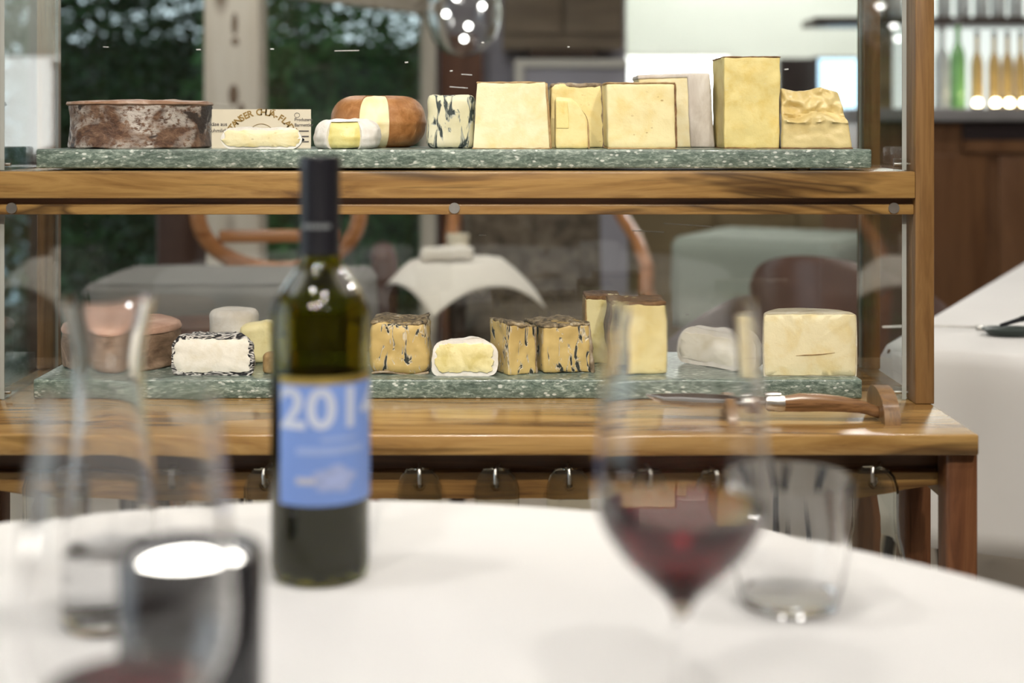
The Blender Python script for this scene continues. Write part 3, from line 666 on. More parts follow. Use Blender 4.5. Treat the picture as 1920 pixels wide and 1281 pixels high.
def crag(p, u, v, ww):
    x, y, z = p; f = 1-v
    up = min(1, max(0, (ww-0.50+0.05*math.sin(9*u))/0.07))
    n_ = mnoise.noise(Vector((u*3.1, 2.0, ww*4.3)))+0.6*mnoise.noise(Vector((u*7.7, 5.0, ww*9.1)))
    y += f*(up*(0.016+0.010*n_+0.014*max(0, ww-0.75)/0.25)+(1-up)*(-0.006+0.0012*n_))
    if 0.42 < ww < 0.60: y -= f*0.004*abs(math.sin(14*u))
    return (x, y, z-0.006*ww*abs(math.sin(4*u+0.4)))
block('craggy broken golden cheese chunk with a stepped face', (1466, 1597, 1470, 1577, 160, 163), 1.785, 0.09, 'p_rough', zb, 0, r=0.003, noise=(0.0010, 60, 9), rz=-0.10, n=(34, 10, 34), wave=crag, name='cheese_chunk',
      rinds=[('rind', 0.0, 1.0, 0, 1, -0.001, 0.022, 'rind_cocoa', 0.001, (0.0004, 60, 4))])
# printed card behind the half round
Yc = 1.845
card = thing('cheese_card', 'cream printed cheese card with arched brown lettering standing behind half round', 'card', (X(490, Yc), Yc, zb))
sC = Yc/F; cw, chh = 186*sC/2, Z(205, Yc)-zb
obj('sheet', MB().box(-cw, cw, 0, 0.0008, 0, chh), 'paper', card, smooth=False)
def flat_text(parent, s, size, x, z, mat, align='LEFT', bold=0.0, rot=0.0):
    v, f = text_geo(s, size, bold, align); c, sn = math.cos(rot), math.sin(rot)
    mb = MB(); mb.add([(x+a*c-b*sn, -0.0004, z+a*sn+b*c) for a, b in v], f); return obj('lettering', mb, mat, parent, smooth=False)
RR = 62*sC; czc = Z(278, Yc)-zb; arc = 'STANSER CHU\u00c4-FLAD\u00c4'
for i, chx in enumerate(arc):
    if chx == ' ': continue
    a = math.radians(62)*(1-2*i/(len(arc)-1))
    flat_text(card, chx, 0.0118, -RR*math.sin(a), czc+RR*math.cos(a), 'ink_gold', 'CENTER', 0.0003, a)
ring = [(-31*sC*math.cos(PI*i/24), -0.0004, czc+0.004+40*sC*math.sin(PI*i/24)) for i in range(25)]
obj('print_arc', MB().tube(ring, 0.00035, 5), 'ink_gold', card)
for s_, yy in (('Weichk\u00e4se aus', 236), ('Kuhmilch', 248), ('', 259)):
    if s_: flat_text(card, s_, 0.0066, X(426, Yc)-X(490, Yc), Z(yy, Yc)-zb, 'ink_grey', 'RIGHT', 0.0001)
for s_, yy in (('Produzent', 227), ('Barmettler', 237)):
    flat_text(card, s_, 0.0056, X(552, Yc)-X(490, Yc), Z(yy, Yc)-zb, 'ink_grey', 'LEFT', 0.0001)
for yy in (247, 257, 267):   # lines too small to read
    obj('print_line', MB().box(X(556, Yc)-X(490, Yc), X(579, Yc)-X(490, Yc), -0.0005, -0.0002, Z(yy, Yc)-zb, Z(yy, Yc)-zb+0.0016), 'ink_grey', card)
st_ = [(X(557, Yc)-X(490, Yc)+0.0034*math.cos(2*PI*i/20), -0.0004, Z(216, Yc)-zb+0.003*math.sin(2*PI*i/20)) for i in range(20)]
obj('print_stamp', MB().tube(st_, 0.0003, 5, closed=True), 'ink_grey', card)
# --- lower slab
zb = ZL
t = wheel('whole pinkish washed rind wheel with brown sides on the lower slab', 229, 1.868, 0.0755, 0.055, zb, 'rind_pinkside', wprof(0.0755, 0.055, 0.16, 0.001), (0.0018, 24, 11), n=96)
obj('top_crust', MB().lathe([(0, 0.053), (0.072, 0.050), (0.0765, 0.046), (0.0772, 0.0485), (0.075, 0.0535), (0.069, 0.0565), (0.04, 0.0575), (0, 0.0575)], 96), 'rind_pink', t, noise=(0.0014, 26, 5))
wheel('upright white cheese cylinder standing behind the ash coated half', 439, 1.915, 0.0335, 0.066, zb, 'rind_white', wprof(0.0335, 0.066, 0.3, 0.0), (0.0018, 28, 13), name='cheese_cylinder')
block('pale yellow cheese piece with rounded top leaning by the white cylinder', (458, 516, 445, 512, 612, 601), 1.865, 0.03, 'p_soft', zb, 0, r=0.010, noise=(0.0012, 40, 6), name='cheese_wedge')
t = wheel('ash coated half round of white goat cheese with wrinkled black rind', 398, 1.778, 0.0512, 0.050, zb, 'rind_ash', wprof(0.0512, 0.050, 0.36, 0.0005), (0.0034, 70, 3), (0, PI), 'p_white', 0.0044, 0.035, name='half_cheese', n=96, pn=0.0009)
wheel('small round tan rinded cheese half hidden by the wine bottle', 512, 1.80, 0.0125, 0.026, zb, 'rind_thin', wprof(0.0125, 0.026, 0.6, 0.0), (0.0006, 60, 2))
def flut(p, u, v, ww): return (p[0], p[1]+0.0016*math.sin(u*20)*ww, p[2]+0.002*math.sin(u*7))
block('golden blue veined cheese chunk with pale furrows, next to the cut camembert', (694, 806, 692, 802, 606, 604), 1.785, 0.075, 'v_gold', zb, 0, r=0.010, noise=(0.0022, 48, 12), n=(22, 10, 18), wave=flut, name='blue_cheese',
      rinds=[('rind', 0.02, 0.98, 0.03, 0.98, 0.955, 1.015, 'rind_blue', 0.003, (0.0022, 75, 4)), ('rind', 0.02, 0.98, 0.015, 0.98, -0.003, 0.035, 'rind_grey', 0.002, (0.0012, 75, 4))])
t = wheel('white half camembert with oozing yellow cut face on the lower slab', 871, 1.775, 0.0405, 0.0455, zb, 'rind_white', wprof(0.0405, 0.0455, 0.50, 0.0005), (0.0032, 42, 15), (0, PI), 'p_soft', 0.0050, 0.055, name='half_cheese', pn=0.001)
block('narrow golden blue veined wedge leaning against the larger veined chunk', (950, 1010, 950, 1006, 604, 614), 1.785, 0.055, 'v_gold', zb, 0, r=0.003, noise=(0.0016, 50, 21), rz=0.45, n=(14, 10, 18), name='blue_cheese',
      rinds=[('rind', -0.01, 1.01, 0.0, 1.0, 0.955, 1.02, 'rind_blue', 0.002, (0.0022, 75, 9)), ('rind', 0.97, 1.04, 0.0, 1.0, 0.0, 0.98, 'rind_grey', 0.0012, (0.0018, 75, 7))])
block('larger golden blue veined chunk with dark mouldy top between wedge and tall blocks', (1019, 1113, 1019, 1106, 612, 607), 1.795, 0.075, 'v_gold', zb, 0, r=0.004, noise=(0.0020, 46, 25), rz=0.16, n=(20, 10, 18), skew=-0.012, name='blue_cheese',
      rinds=[('rind', -0.01, 1.01, 0.0, 1.0, 0.95, 1.02, 'rind_blue', 0.003, (0.0028, 70, 10)), ('rind', 0.97, 1.03, 0.0, 1.0, 0.0, 0.98, 'rind_grey', 0.0015, (0.0022, 65, 8))])
block('tall cheese slab with brown top rind, standing behind its darker sided twin', (1100, 1166, 1098, 1164, 556, 556), 1.868, 0.065, 'p_soft', zb, 0, r=0.003, noise=(0.001, 40, 31),
      rinds=[('rind', -0.01, 1.01, -0.01, 1.0, 0.945, 1.01, 'rind_cocoa', 0.002, (0.0015, 70, 10)), ('rind', -0.02, 0.03, 0.0, 1.0, 0.0, 0.95, 'rind_thin', 0.001, (0.001, 70, 10))])
block('tall cheese slab with rough brown top rind and dark wavy edge', (1146, 1247, 1143, 1245, 566, 566), 1.79, 0.06, 'p_butter', zb, 0, r=0.004, noise=(0.0012, 40, 33), n=(16, 8, 24), wave=lambda p, u, v, ww: (p[0]+0.0022*math.sin(ww*9)*(1-u), p[1], p[2]),
      rinds=[('rind', -0.01, 1.01, -0.01, 1.0, 0.945, 1.01, 'rind_cocoa', 0.002, (0.0018, 70, 12)), ('rind', -0.025, 0.025, -0.005, 1.0, 0.0, 0.95, 'rind_cocoa', 0.001, (0.0012, 70, 12))])
wheel('white bloomy half round turned askew beside the pale thin rinded half wheel', 1342, 1.842, 0.0590, 0.047, zb, 'rind_white', wprof(0.0590, 0.047, 0.5, 0.001), (0.0036, 30, 17), (-0.68, PI-0.68), 'p_white', 0.0060, 0.04, name='half_cheese', pn=0.001)
wheel('pale half wheel with thin ivory rind and a crack, at the slab end', 1519, 1.772, 0.0578, 0.078, zb, 'rind_ivory', wprof(0.0578, 0.078, 0.06, 0.0008), (0.0010, 30, 18), (0, PI), 'p_pale', 0.0012, 0.006, name='half_cheese')

obj('crack', MB().tube([(-0.018, -0.0030, 0.0265), (-0.006, -0.0034, 0.0272), (0.012, -0.0034, 0.0280), (0.030, -0.0032, 0.0300)], [0.0002, 0.0006, 0.0005, 0.0002], 6), 'rind_thin', [o for o in bpy.data.objects if o.get('label', '').startswith('pale half wheel')][0])

# ------------------------------------------------------------------ folding knife in the rests
kn = thing('folding_knife', 'curved folding cheese knife with brown handle lying across the wooden rests', 'knife', (X(1440, 1.625), 1.625, TT))
kz = Z(757, 1.625)-TT
def flatbar(secs, mb):
    """lofted bar: (x, z, half height, half thickness)"""
    n = 10; vs_ = []; fs_ = []
    for x, z, hh, ht in secs:
        for k in range(n): a = 2*PI*k/n; vs_.append((x, ht*math.cos(a), z+hh*math.sin(a)))
    for i in range(len(secs)-1):
        for k in range(n): k2 = (k+1) % n; fs_.append((i*n+k, i*n+k2, (i+1)*n+k2, (i+1)*n+k))
    fs_ += [tuple(reversed(range(n))), tuple((len(secs)-1)*n+k for k in range(n))]
    return mb.add(vs_, fs_)
sK = 1.625/F
obj('handle', flatbar([((px-1440)*sK, kz+dz*sK, hh*sK, 0.006) for px, dz, hh in ((1470, 0, 15), (1500, 2, 18), (1540, 2, 17), (1580, -1, 15), (1610, -5, 13), (1628, -9, 12))], MB()), 'horn', kn)
obj('bolster', flatbar([((px-1440)*sK, kz+dz*sK, hh*sK, 0.0064) for px, dz, hh in ((1436, 2, 12), (1440, 2, 16), (1466, 0, 16), (1471, 0, 15))], MB()), 'steel', kn)
obj('end_cap', flatbar([((px-1440)*sK, kz+dz*sK, hh*sK, 0.006) for px, dz, hh in ((1626, -9, 12), (1640, -14, 12), (1652, -18, 11), (1656, -20, 6))], MB()), 'horn', kn)
obj('spring_bee', flatbar([((px-1440)*sK, kz+18*sK, hh*sK, 0.0035) for px, hh in ((1434, 2), (1440, 4), (1452, 5), (1464, 3))], MB()), 'steel', kn)
obj('blade', flatbar([((px-1440)*sK, kz+dz*sK, hh*sK, ht) for px, dz, hh, ht in ((1438, 2, 11, 0.0016), (1380, 4, 14, 0.0015), (1300, 6, 15, 0.0014), (1240, 9, 11, 0.0012), (1205, 16, 3, 0.0008), (1200, 18, 1, 0.0004))], MB()), 'blade', kn)

# ------------------------------------------------------------------ flattened bottle boards on hooks
def bottle_board():
    t = thing('flattened_bottle_board', 'flattened clear glass bottle hanging by its neck from a steel hook on the cart', 'serving board', (0, 0, 0), 0, 'flattened glass bottles hanging from the cart rail')
    half = [(0, 0.0), (0.014, -0.002), (0.021, -0.009), (0.0245, -0.022), (0.0245, -0.055), (0.026, -0.075), (0.032, -0.098), (0.038, -0.115), (0.0405, -0.14), (0.0405, -0.27), (0.036, -0.285), (0.025, -0.29), (0, -0.29)]
    outl = [(x, z) for x, z in half]+[(-x, z) for x, z in reversed(half[1:-1])]
    bm = bmesh.new(); ov = [bm.verts.new((x, 0, z)) for x, z in outl]
    hv = [bm.verts.new((0.004*math.cos(2*PI*i/12), 0, -0.017+0.004*math.sin(2*PI*i/12))) for i in range(12)]
    ed = [bm.edges.new((a[i], a[(i+1) % len(a)])) for a in (ov, hv) for i in range(len(a))]
    g = bmesh.ops.triangle_fill(bm, use_beauty=True, edges=ed)
    fs_ = [f for f in g['geom'] if isinstance(f, bmesh.types.BMFace)]
    e = bmesh.ops.extrude_face_region(bm, geom=fs_)
    bmesh.ops.translate(bm, vec=(0, 0.013, 0), verts=[q for q in e['geom'] if isinstance(q, bmesh.types.BMVert)])
    bmesh.ops.recalc_face_normals(bm, faces=bm.faces[:])
    shp = [ed_ for ed_ in bm.edges if len(ed_.link_faces) == 2 and ed_.calc_face_angle(0) > 0.9]
    bmesh.ops.bevel(bm, geom=shp, offset=0.0025, segments=2, affect='EDGES')
    bm.verts.index_update(); mb = MB(); mb.v = [tuple(v.co) for v in bm.verts]; mb.f = [tuple(v.index for v in f.verts) for f in bm.faces]; bm.free()
    obj('glass_body', mb, 'board_glass', t, noise=(0.0016, 70, 3))
    hk = [(0, 0.026, 0.000), (0, -0.004, 0.000), (0, -0.006, -0.004), (0, -0.005, -0.014), (0, 0.002, -0.019), (0, 0.010, -0.018), (0, 0.013, -0.013)]
    obj('hook', MB().tube(hk, 0.0019, 8), 'steel', t)
    return t
bb = bottle_board(); Yb = 1.581
for i, (px, rz) in enumerate([(497, -0.1), (787, 0.05), (930, -0.12), (1067, 0.0), (1210, 0.12), (1350, 0.2), (1635, -0.5), (340, 0.1), (80, -0.1)]):
    loc = (X(px, Yb), Yb-(0.008 if abs(rz) > 0.18 else 0.002), Z(880 if px < 1600 else 874, Yb)-0.0)
    if i == 0: bb.location = loc; bb.rotation_euler[2] = rz
    else: dup(bb, loc, rz, 'narrow looking flattened glass bottle turned aside on the hook beside the cart leg' if px == 1635 else None)

# ------------------------------------------------------------------ the diner's round table
TC = Vector((-0.13, 0.632)); TR = 0.655
tb = thing('round_table', 'round dining table under the white tablecloth with the wine bottle', 'table', (TC.x, TC.y, 0))
obj('tabletop', MB().lathe([(0, 0.70), (TR-0.02, 0.70), (TR-0.006, 0.71), (TR-0.006, 0.74), (TR-0.015, 0.746), (0, 0.746)], 72), 'table_wood', tb)
obj('column', MB().lathe([(0, 0.03), (0.05, 0.03), (0.045, 0.4), (0.06, 0.70), (0, 0.70)], 24), 'table_wood', tb)
obj('foot', MB().lathe([(0, 0), (0.28, 0), (0.28, 0.012), (0.06, 0.04), (0, 0.04)], 40), 'table_wood', tb)
def drape(cx, cy, per, ztop, drop, wav, waves, seed, edge=0.008):
    """cloth over a convex outline; per = list of (x,y,nx,ny)"""
    n = len(per); mb = MB(); rows = []
    for sc in (0.02, 0.3, 0.6, 0.85, 0.96): rows.append([(cx+(x-cx)*sc, cy+(y-cy)*sc, ztop) for x, y, _, _ in per])
    rows.append([(x-nx*edge, y-ny*edge, ztop) for x, y, nx, ny in per])
    rows.append([(x-nx*edge*0.3, y-ny*edge*0.3, ztop-edge*0.3) for x, y, nx, ny in per])
    for k in range(9):
        f = (k+0.3)/8.3; rw = []
        for i, (x, y, nx, ny) in enumerate(per):
            a = i/n*2*PI; wv = wav*f*(math.sin(a*waves+seed)+0.5*math.sin(a*waves*1.7+2*seed))+0.006
            rw.append((x+nx*wv, y+ny*wv, ztop-edge-drop*f))
        rows.append(rw)
    vs_ = [p for r in rows for p in r]; fs_ = [tuple(range(n))]
    for k in range(len(rows)-1):
        for i in range(n): j = (i+1) % n; fs_.append((k*n+i, (k+1)*n+i, (k+1)*n+j, k*n+j))
    fs_[0] = tuple(reversed(fs_[0])) if False else fs_[0]
    mb.add(vs_, fs_); return mb
def mesh_fix(o):
    bm = bmesh.new(); bm.from_mesh(o.data); bmesh.ops.recalc_face_normals(bm, faces=bm.faces[:]); bm.to_mesh(o.data); bm.free()
per = [(TC.x+TR*math.cos(2*PI*i/160), TC.y+TR*math.sin(2*PI*i/160), math.cos(2*PI*i/160), math.sin(2*PI*i/160)) for i in range(160)]
oc = obj('tablecloth', drape(TC.x, TC.y, per, TT, 0.28, 0.018, 11, 1.3), 'cloth', ang=80); mesh_fix(oc)
oc.modifiers.new('thickness', 'SOLIDIFY').thickness = 0.0015
tag(oc, 'white cloth draped over the round table under the wine bottle', 'tablecloth')
TTOP = TT+0.0008

# wine bottle
Yb = 1.07; sB = Yb/F
wb = thing('wine_bottle', 'dark green wine bottle with blue 2014 label standing on the round table', 'wine bottle', (X(600, Yb), Yb, TTOP))
Rb = 0.0370
outer = [(0, 0.004), (0.02, 0.002), (0.030, 0.0), (0.0345, 0.001), (Rb-0.0005, 0.006), (Rb, 0.012), (Rb, 0.196)]
for i in range(1, 11): a = PI/2*i/10; outer.append((0.0148+(Rb-0.0148)*(0.5+0.5*math.cos(PI*i/10)), 0.196+0.046*i/10))
outer += [(0.0142, 0.255), (0.0138, 0.30), (0.0145, 0.305), (0.0145, 0.312), (0.010, 0.313)]
inner = [(max(r-0.0025, 0.008), min(z+0.004, 0.313)) for r, z in reversed(outer[4:-1])]
inner += [(0.028, 0.006), (0.0, 0.010)]
obj('glass_body', MB().lathe(outer+inner, 72), 'bottle_glass', wb)
obj('wine', MB().lathe([(0, 0.0105), (0.028, 0.0065)]+[(max(r-0.00235, 0.008), z+0.004) for r, z in outer[4:7] if z < 0.15]+[(Rb-0.00235, 0.150), (Rb-0.003, 0.1505), (0, 0.1505)], 64), 'bottle_wine', wb)
obj('capsule', MB().lathe([(0.0150, 0.240), (0.0152, 0.242), (0.0150, 0.30), (0.0156, 0.304), (0.0156, 0.312), (0.0150, 0.314), (0, 0.3142)], 48), 'capsule', wb)
def on_cyl(pts, r): return [(r*math.sin(s/r), -r*math.cos(s/r), z) for s, z in pts]
def cyl_patch(a0, a1, z0, z1, r, n=40):
    mb = MB(); vs_ = []; fs_ = []
    for i in range(n+1):
        a = a0+(a1-a0)*i/n
        for z in (z0, z1):
            for rr in (r, r-0.0003): vs_.append((rr*math.sin(a), -rr*math.cos(a), z))
    for i in range(n):
        o, p = i*4, (i+1)*4
        fs_ += [(o, p, p+2, o+2), (o+1, o+3, p+3, p+1), (o+2, p+2, p+3, o+3), (o, o+1, p+1, p)]
    fs_ += [(0, 2, 3, 1), (n*4, n*4+1, n*4+3, n*4+2)]
    return mb.add(vs_, fs_)
def finer(v, f, step):
    bm = bmesh.new(); vv = [bm.verts.new((p[0], p[1], 0)) for p in v]
    for q in f: bm.faces.new([vv[i] for i in q])
    for _ in range(6):
        bmesh.ops.triangulate(bm, faces=bm.faces[:])
        lg = [e for e in bm.edges if abs(e.verts[0].co.x-e.verts[1].co.x) > step]
        if not lg: break
        bmesh.ops.subdivide_edges(bm, edges=lg, cuts=1)
    bmesh.ops.triangulate(bm, faces=bm.faces[:]); bm.verts.index_update()
    r = [(p.co.x, p.co.y) for p in bm.verts], [tuple(p.index for p in q.verts) for q in bm.faces]
    bm.free(); return r
zt = lambda py: Z(py, 1.035)-TTOP
a0l, a1l = math.radians(-44), math.radians(112)
lab = obj('label', cyl_patch(a0l, a1l, zt(949), zt(722), Rb+0.0004), 'label_blue', wb)
obj('gold_band', cyl_patch(a0l, a1l, zt(722), zt(708), Rb+0.0005), 'label_gold', lab)
v, f = finer(*text_geo('2014', 0.0435, 0.0011, 'LEFT'), 0.0022)
mx0, mx1 = min(p[0] for p in v), max(p[0] for p in v)
my0, my1 = min(p[1] for p in v), max(p[1] for p in v)
rl = Rb+0.0008; s0 = math.radians(-42)*rl; s1 = math.radians(94)*rl
obj('lettering', MB().add(on_cyl([(s0+(p[0]-mx0)/(mx1-mx0)*(s1-s0), zt(806)+(p[1]-my0)/(my1-my0)*(zt(726)-zt(806))) for p in v], rl), f), 'label_white', lab, smooth=False)
for (d0, d1, y0, y1) in ((8, 52, 828, 821), (-20, 62, 852, 840)):
    obj('print_line', cyl_patch(math.radians(d0), math.radians(d1), zt(y0), zt(y1), Rb+0.0007, 16), 'label_faint', lab)
obj('emblem_letters', cyl_patch(math.radians(-20), math.radians(2), zt(908), zt(896), Rb+0.0007, 10), 'label_cream', lab)
em = []
for i in range(28):
    a = 2*PI*i/28; k = 1+0.13*math.sin(5*a+0.7); em.append((0.016+0.0165*k*math.cos(a), (zt(899)+0.0095*k*math.sin(a))))
em, ef = finer(em, [tuple(range(28))], 0.0022)
obj('emblem', MB().add(on_cyl(em, Rb+0.0007), ef), 'label_emblem', lab, smooth=False)
for d0 in range(-48, 30, 11):
    obj('capsule_print', cyl_patch(math.radians(d0), math.radians(d0+8), Z(429, 1.055)-TTOP, Z(421, 1.055)-TTOP, 0.0154, 5), 'capsule_print', wb)

# carafe
Yc = 0.97; sC2 = Yc/F
cf = thing('carafe', 'small waisted clear glass water carafe beside the dark candle holder', 'carafe', (X(201, Yc), Yc, TTOP))
hz = lambda py: Z(py, Yc)-TTOP
po = [(0, 0), (0.030, 0.0), (0.0340, 0.001), (0.0355, 0.004)]+[(r*sC2, hz(y)) for y, r in ((1100, 98), (1000, 98), (930, 95), (870, 89), (810, 79), (760, 71), (710, 66.5), (670, 66.5), (630, 72), (600, 79), (575, 88), (560, 92))]
pi_ = [(r-0.0022, z) for r, z in reversed(po[4:])]; pi_[0] = (po[-1][0]-0.0018, po[-1][1]+0.0004)
pi_ += [(0.033, 0.014), (0.028, 0.0105), (0, 0.010)]
obj('glass_body', MB().lathe(po+pi_, 72), 'glass', cf)
obj('water', MB().lathe([(0, 0.0098), (0.028, 0.0103), (0.0332, 0.0138), (98*sC2-0.0021, 0.03), (98*sC2-0.0021, hz(1025)), (98*sC2-0.003, hz(1025)-0.0006), (0, hz(1025)-0.0006)], 64), 'water', cf)

# wine glasses
def wine_glass(loc, label, k, level):
    t = thing('wine_glass', label, 'wine glass', loc)
    bowl = [(0.0045, 0.064), (0.009, 0.072), (0.020, 0.082), (0.034, 0.096), (0.0435, 0.110), (0.0480, 0.122), (0.0490, 0.138), (0.0482, 0.155), (0.0460, 0.180), (0.0430, 0.210), (0.0405, 0.238)]
    def ev(z):
        for (r0, z0), (r1, z1) in zip(bowl, bowl[1:]):
            if z0 <= z <= z1: return r0+(r1-r0)*(z-z0)/(z1-z0)
    fine = resample(bowl, 40)
    outp = [(0, 0), (0.036, 0), (0.0365, 0.001), (0.030, 0.0025), (0.012, 0.005), (0.0048, 0.010), (0.0038, 0.020), (0.0038, 0.050), (0.0042, 0.060)]+fine
    inn = [(max(r-0.0011, 0.0), z) for r, z in reversed(fine) if z > 0.0735]+[(0, 0.0725)]
    obj('glass_body', MB().lathe([(r*k, z*k) for r, z in outp+inn], 72), 'glass', t)
    wl = [(0, 0.0723)]+[(max(r-0.0009, 0), z) for r, z in fine if 0.0735 < z < level]+[(ev(level)-0.0009, level), (0, level)]
    obj('wine', MB().lathe([(r*k, z*k) for r, z in wl], 64), 'red_wine', t)
    return t
wine_glass((X(1277, 0.80), 0.80, TTOP), 'large wine glass half full of red wine beside the empty tumbler', 1.0, 0.1235)
wine_glass((X(238, 0.615), 0.615, TTOP), 'large wine glass with a little red wine beside the candle holder', 0.93, 0.103)
# tumbler
tg = thing('water_glass', 'empty clear tumbler standing behind the glass of red wine', 'glass', (X(1480, 1.0), 1.0, TTOP))
obj('glass_body', MB().lathe([(0, 0), (0.030, 0), (0.0335, 0.002), (0.0390, 0.025), (0.0430, 0.06), (0.0450, 0.0895), (0.0446, 0.0912), (0.0432, 0.0912), (0.0412, 0.06), (0.0370, 0.025), (0.0325, 0.009), (0.026, 0.006), (0, 0.006)], 72), 'glass', tg)
# candle holder
ch = thing('candle_holder', 'charcoal cylindrical candle holder with glowing tealight on the round table', 'candle holder', (X(358, 0.75), 0.75, TTOP))
obj('cup', MB().lathe([(0, 0), (0.0370, 0), (0.0380, 0.001), (0.0380, 0.1125), (0.0370, 0.1140), (0.0335, 0.1140), (0.0325, 0.1125), (0.0325, 0.098), (0, 0.098)], 72), 'holder', ch)
obj('tealight', MB().lathe([(0, 0.0978), (0.0265, 0.0978), (0.0268, 0.106), (0.025, 0.1075), (0, 0.1075)], 48), 'flame_wax', ch)

# ------------------------------------------------------------------ neighbouring tables
def long_table(name, corner, u, v, L, Wd, label, clabel, mat, drop, legs=True):
    u = Vector(u).normalized(); v = Vector(v).normalized(); c0 = Vector(corner)
    ctr = c0+u*L/2+v*Wd/2; ang = math.atan2(u.y, u.x)
    t = thing(name, label, 'table', (ctr.x, ctr.y, 0), ang)
    obj('tabletop', MB().box(-L/2+0.01, L/2-0.01, -Wd/2+0.01, Wd/2-0.01, 0.715, 0.744, bev=0.005), 'table_wood', t)
    for sx in (-1, 1):
        for sy in (-1, 1):
            lx, ly = sx*(L/2-0.10), sy*(Wd/2-0.10)
            obj('leg', MB().box(lx-0.02, lx+0.02, ly-0.02, ly+0.02, 0, 0.715), 'black_metal', t)
    rad = 0.04; pts = []
    for (qx, qy, s0) in ((L/2-rad, Wd/2-rad, 0), (-L/2+rad, Wd/2-rad, 1), (-L/2+rad, -Wd/2+rad, 2), (L/2-rad, -Wd/2+rad, 3)):
        for i in range(9): a = PI/2*(s0+i/8); pts.append((qx+rad*math.cos(a), qy+rad*math.sin(a), math.cos(a), math.sin(a)))
    pp = []
    for i in range(len(pts)):
        a, b = pts[i], pts[(i+1) % len(pts)]; m = 14 if math.hypot(b[0]-a[0], b[1]-a[1]) > 0.1 else 1
        for k in range(m): f = k/m; pp.append(tuple(a[q]+(b[q]-a[q])*f for q in range(4)))
    R2 = Matrix.Rotation(ang, 2)
    wp = []
    for x, y, nx, ny in pp:
        p = R2 @ Vector((x, y)); nn = R2 @ Vector((nx, ny)); wp.append((ctr.x+p.x, ctr.y+p.y, nn.x, nn.y))
    o = obj('tablecloth', drape(ctr.x, ctr.y, wp, 0.75, drop, 0.007, 9, 0.4, 0.014), mat, ang=80); mesh_fix(o)
    o.modifiers.new('thickness', 'SOLIDIFY').thickness = 0.0015
    tag(o, clabel, 'tablecloth')
long_table('dining_table', (0.575, 2.17), (0.47, 0.88), (0.88, -0.47), 1.85, 0.90, 'long dining table on black legs under a white cloth behind the cart leg',
           'white cloth hanging over the long table with the dark slate dish', 'cloth', 0.28)
long_table('dining_table', (0.50, 4.22), (0.47, 0.88), (0.88, -0.47), 0.5, 0.50, 'far dining table standing behind the brown leather tub chairs',
           'shade-toned white cloth on the far table behind the brown leather tub chairs', 'cloth_shaded', 0.25)
long_table('dining_table', (-0.88, 2.97), (1.0, 0.0), (0.0, 1.0), 0.58, 0.42, 'dining table under a grey cloth before the dark garden window',
           'grey cloth on the table before the dark garden window', 'cloth_grey', 0.22)
# things on the white table
ds = thing('slate_dish', 'small dark green oval dish on the white tablecloth', 'dish', (X(1893, 2.27), 2.27, 0.7508))
dp = []
for i in range(36):
    a = 2*PI*i/36; dp.append((0.045*math.cos(a), 0.03*math.sin(a)))
mb = MB(); vs_ = [(x*k, y*k, z) for k, z in ((0.7, 0.0), (1.0, 0.010), (0.96, 0.0115), (0.6, 0.004)) for x, y in dp]; fs_ = [tuple(reversed(range(36)))]
for lv in range(3):
    for i in range(36): j = (i+1) % 36; fs_.append((lv*36+i, lv*36+j, (lv+1)*36+j, (lv+1)*36+i))
fs_.append(tuple(108+i for i in range(36))); obj('dish_body', mb.add(vs_, fs_), 'slate', ds)
bk_ = thing('butter_knife', 'dark handled knife leaning on the small green dish', 'knife', (X(1893, 2.27), 2.27, 0.7508))
obj('blade', MB().tube([(-0.018, -0.01, 0.017), (0.016, -0.006, 0.026)], [0.003, 0.0045], 6), 'black_metal', bk_)
obj('handle', MB().tube([(0.016, -0.006, 0.026), (0.05, -0.002, 0.035)], [0.005, 0.003], 8), 'black_metal', bk_)
sp = thing('long_spoon', 'long silver spoon lying on the white tablecloth by the green dish', 'spoon', (X(1852, 2.33), 2.33, 0.7508))
obj('bowl', MB().add(*rblock(0.034, 0.018, 0.007, 0.0034, (3, 3, 1), (-0.020, -0.009, 0.0))), 'steel', sp)
obj('handle', MB().tube([(-0.018, 0, 0.004), (-0.10, 0.004, 0.006), (-0.17, 0.008, 0.003)], 0.002, 8), 'steel', sp)

# ------------------------------------------------------------------ chairs
def tub_chair(label, loc, rz, mat, ht=0.86, k=1.0):
    t = thing('tub_chair', label, 'chair', loc, rz)
    n = 40; vs_ = []; fs_ = []
    for i in range(n+1):
        a = math.radians(-128+256*i/n)       # 0 = backward (+y local)
        b = math.cos(a/1.42); top = (ht-0.22)+0.22*max(0, b)**1.2
        for rr, z in ((0.27, 0.36), (0.315, top-0.02), (0.305, top), (0.285, top-0.015), (0.235, 0.38)):
            vs_.append((k*rr*math.sin(a), k*rr*math.cos(a), z))
    for i in range(n):
        for q in range(5): k2 = (q+1) % 5; fs_.append((i*5+q, (i+1)*5+q, (i+1)*5+k2, i*5+k2))
    fs_ += [tuple(range(5)), tuple(reversed([n*5+q for q in range(5)]))]
    o = obj('shell', MB().add(vs_, fs_), mat, t); mesh_fix(o)
    obj('seat', MB().lathe([(0, 0.35), (0.22*k, 0.35), (0.232*k, 0.37), (0.232*k, 0.40), (0.22*k, 0.415), (0, 0.42)], 40), mat, t)
    for sx in (-1, 1):
        for sy in (-1, 1): obj('leg', MB().tube([(k*sx*0.16, k*sy*0.16, 0.36), (k*sx*0.21, k*sy*0.21, 0.0)], [0.016, 0.011], 10), 'black_metal', t)
    return t
tub_chair('brown leather tub chair with high rounded back beside the white table', (0.815, 3.28, 0), 2.5, 'leather', 0.80, 0.76)
tub_chair('mauve grey leather tub chair with pale top edge behind the tall cheese slabs', (0.53, 3.63, 0), -2.3, 'leather_grey', 0.69, 0.68)
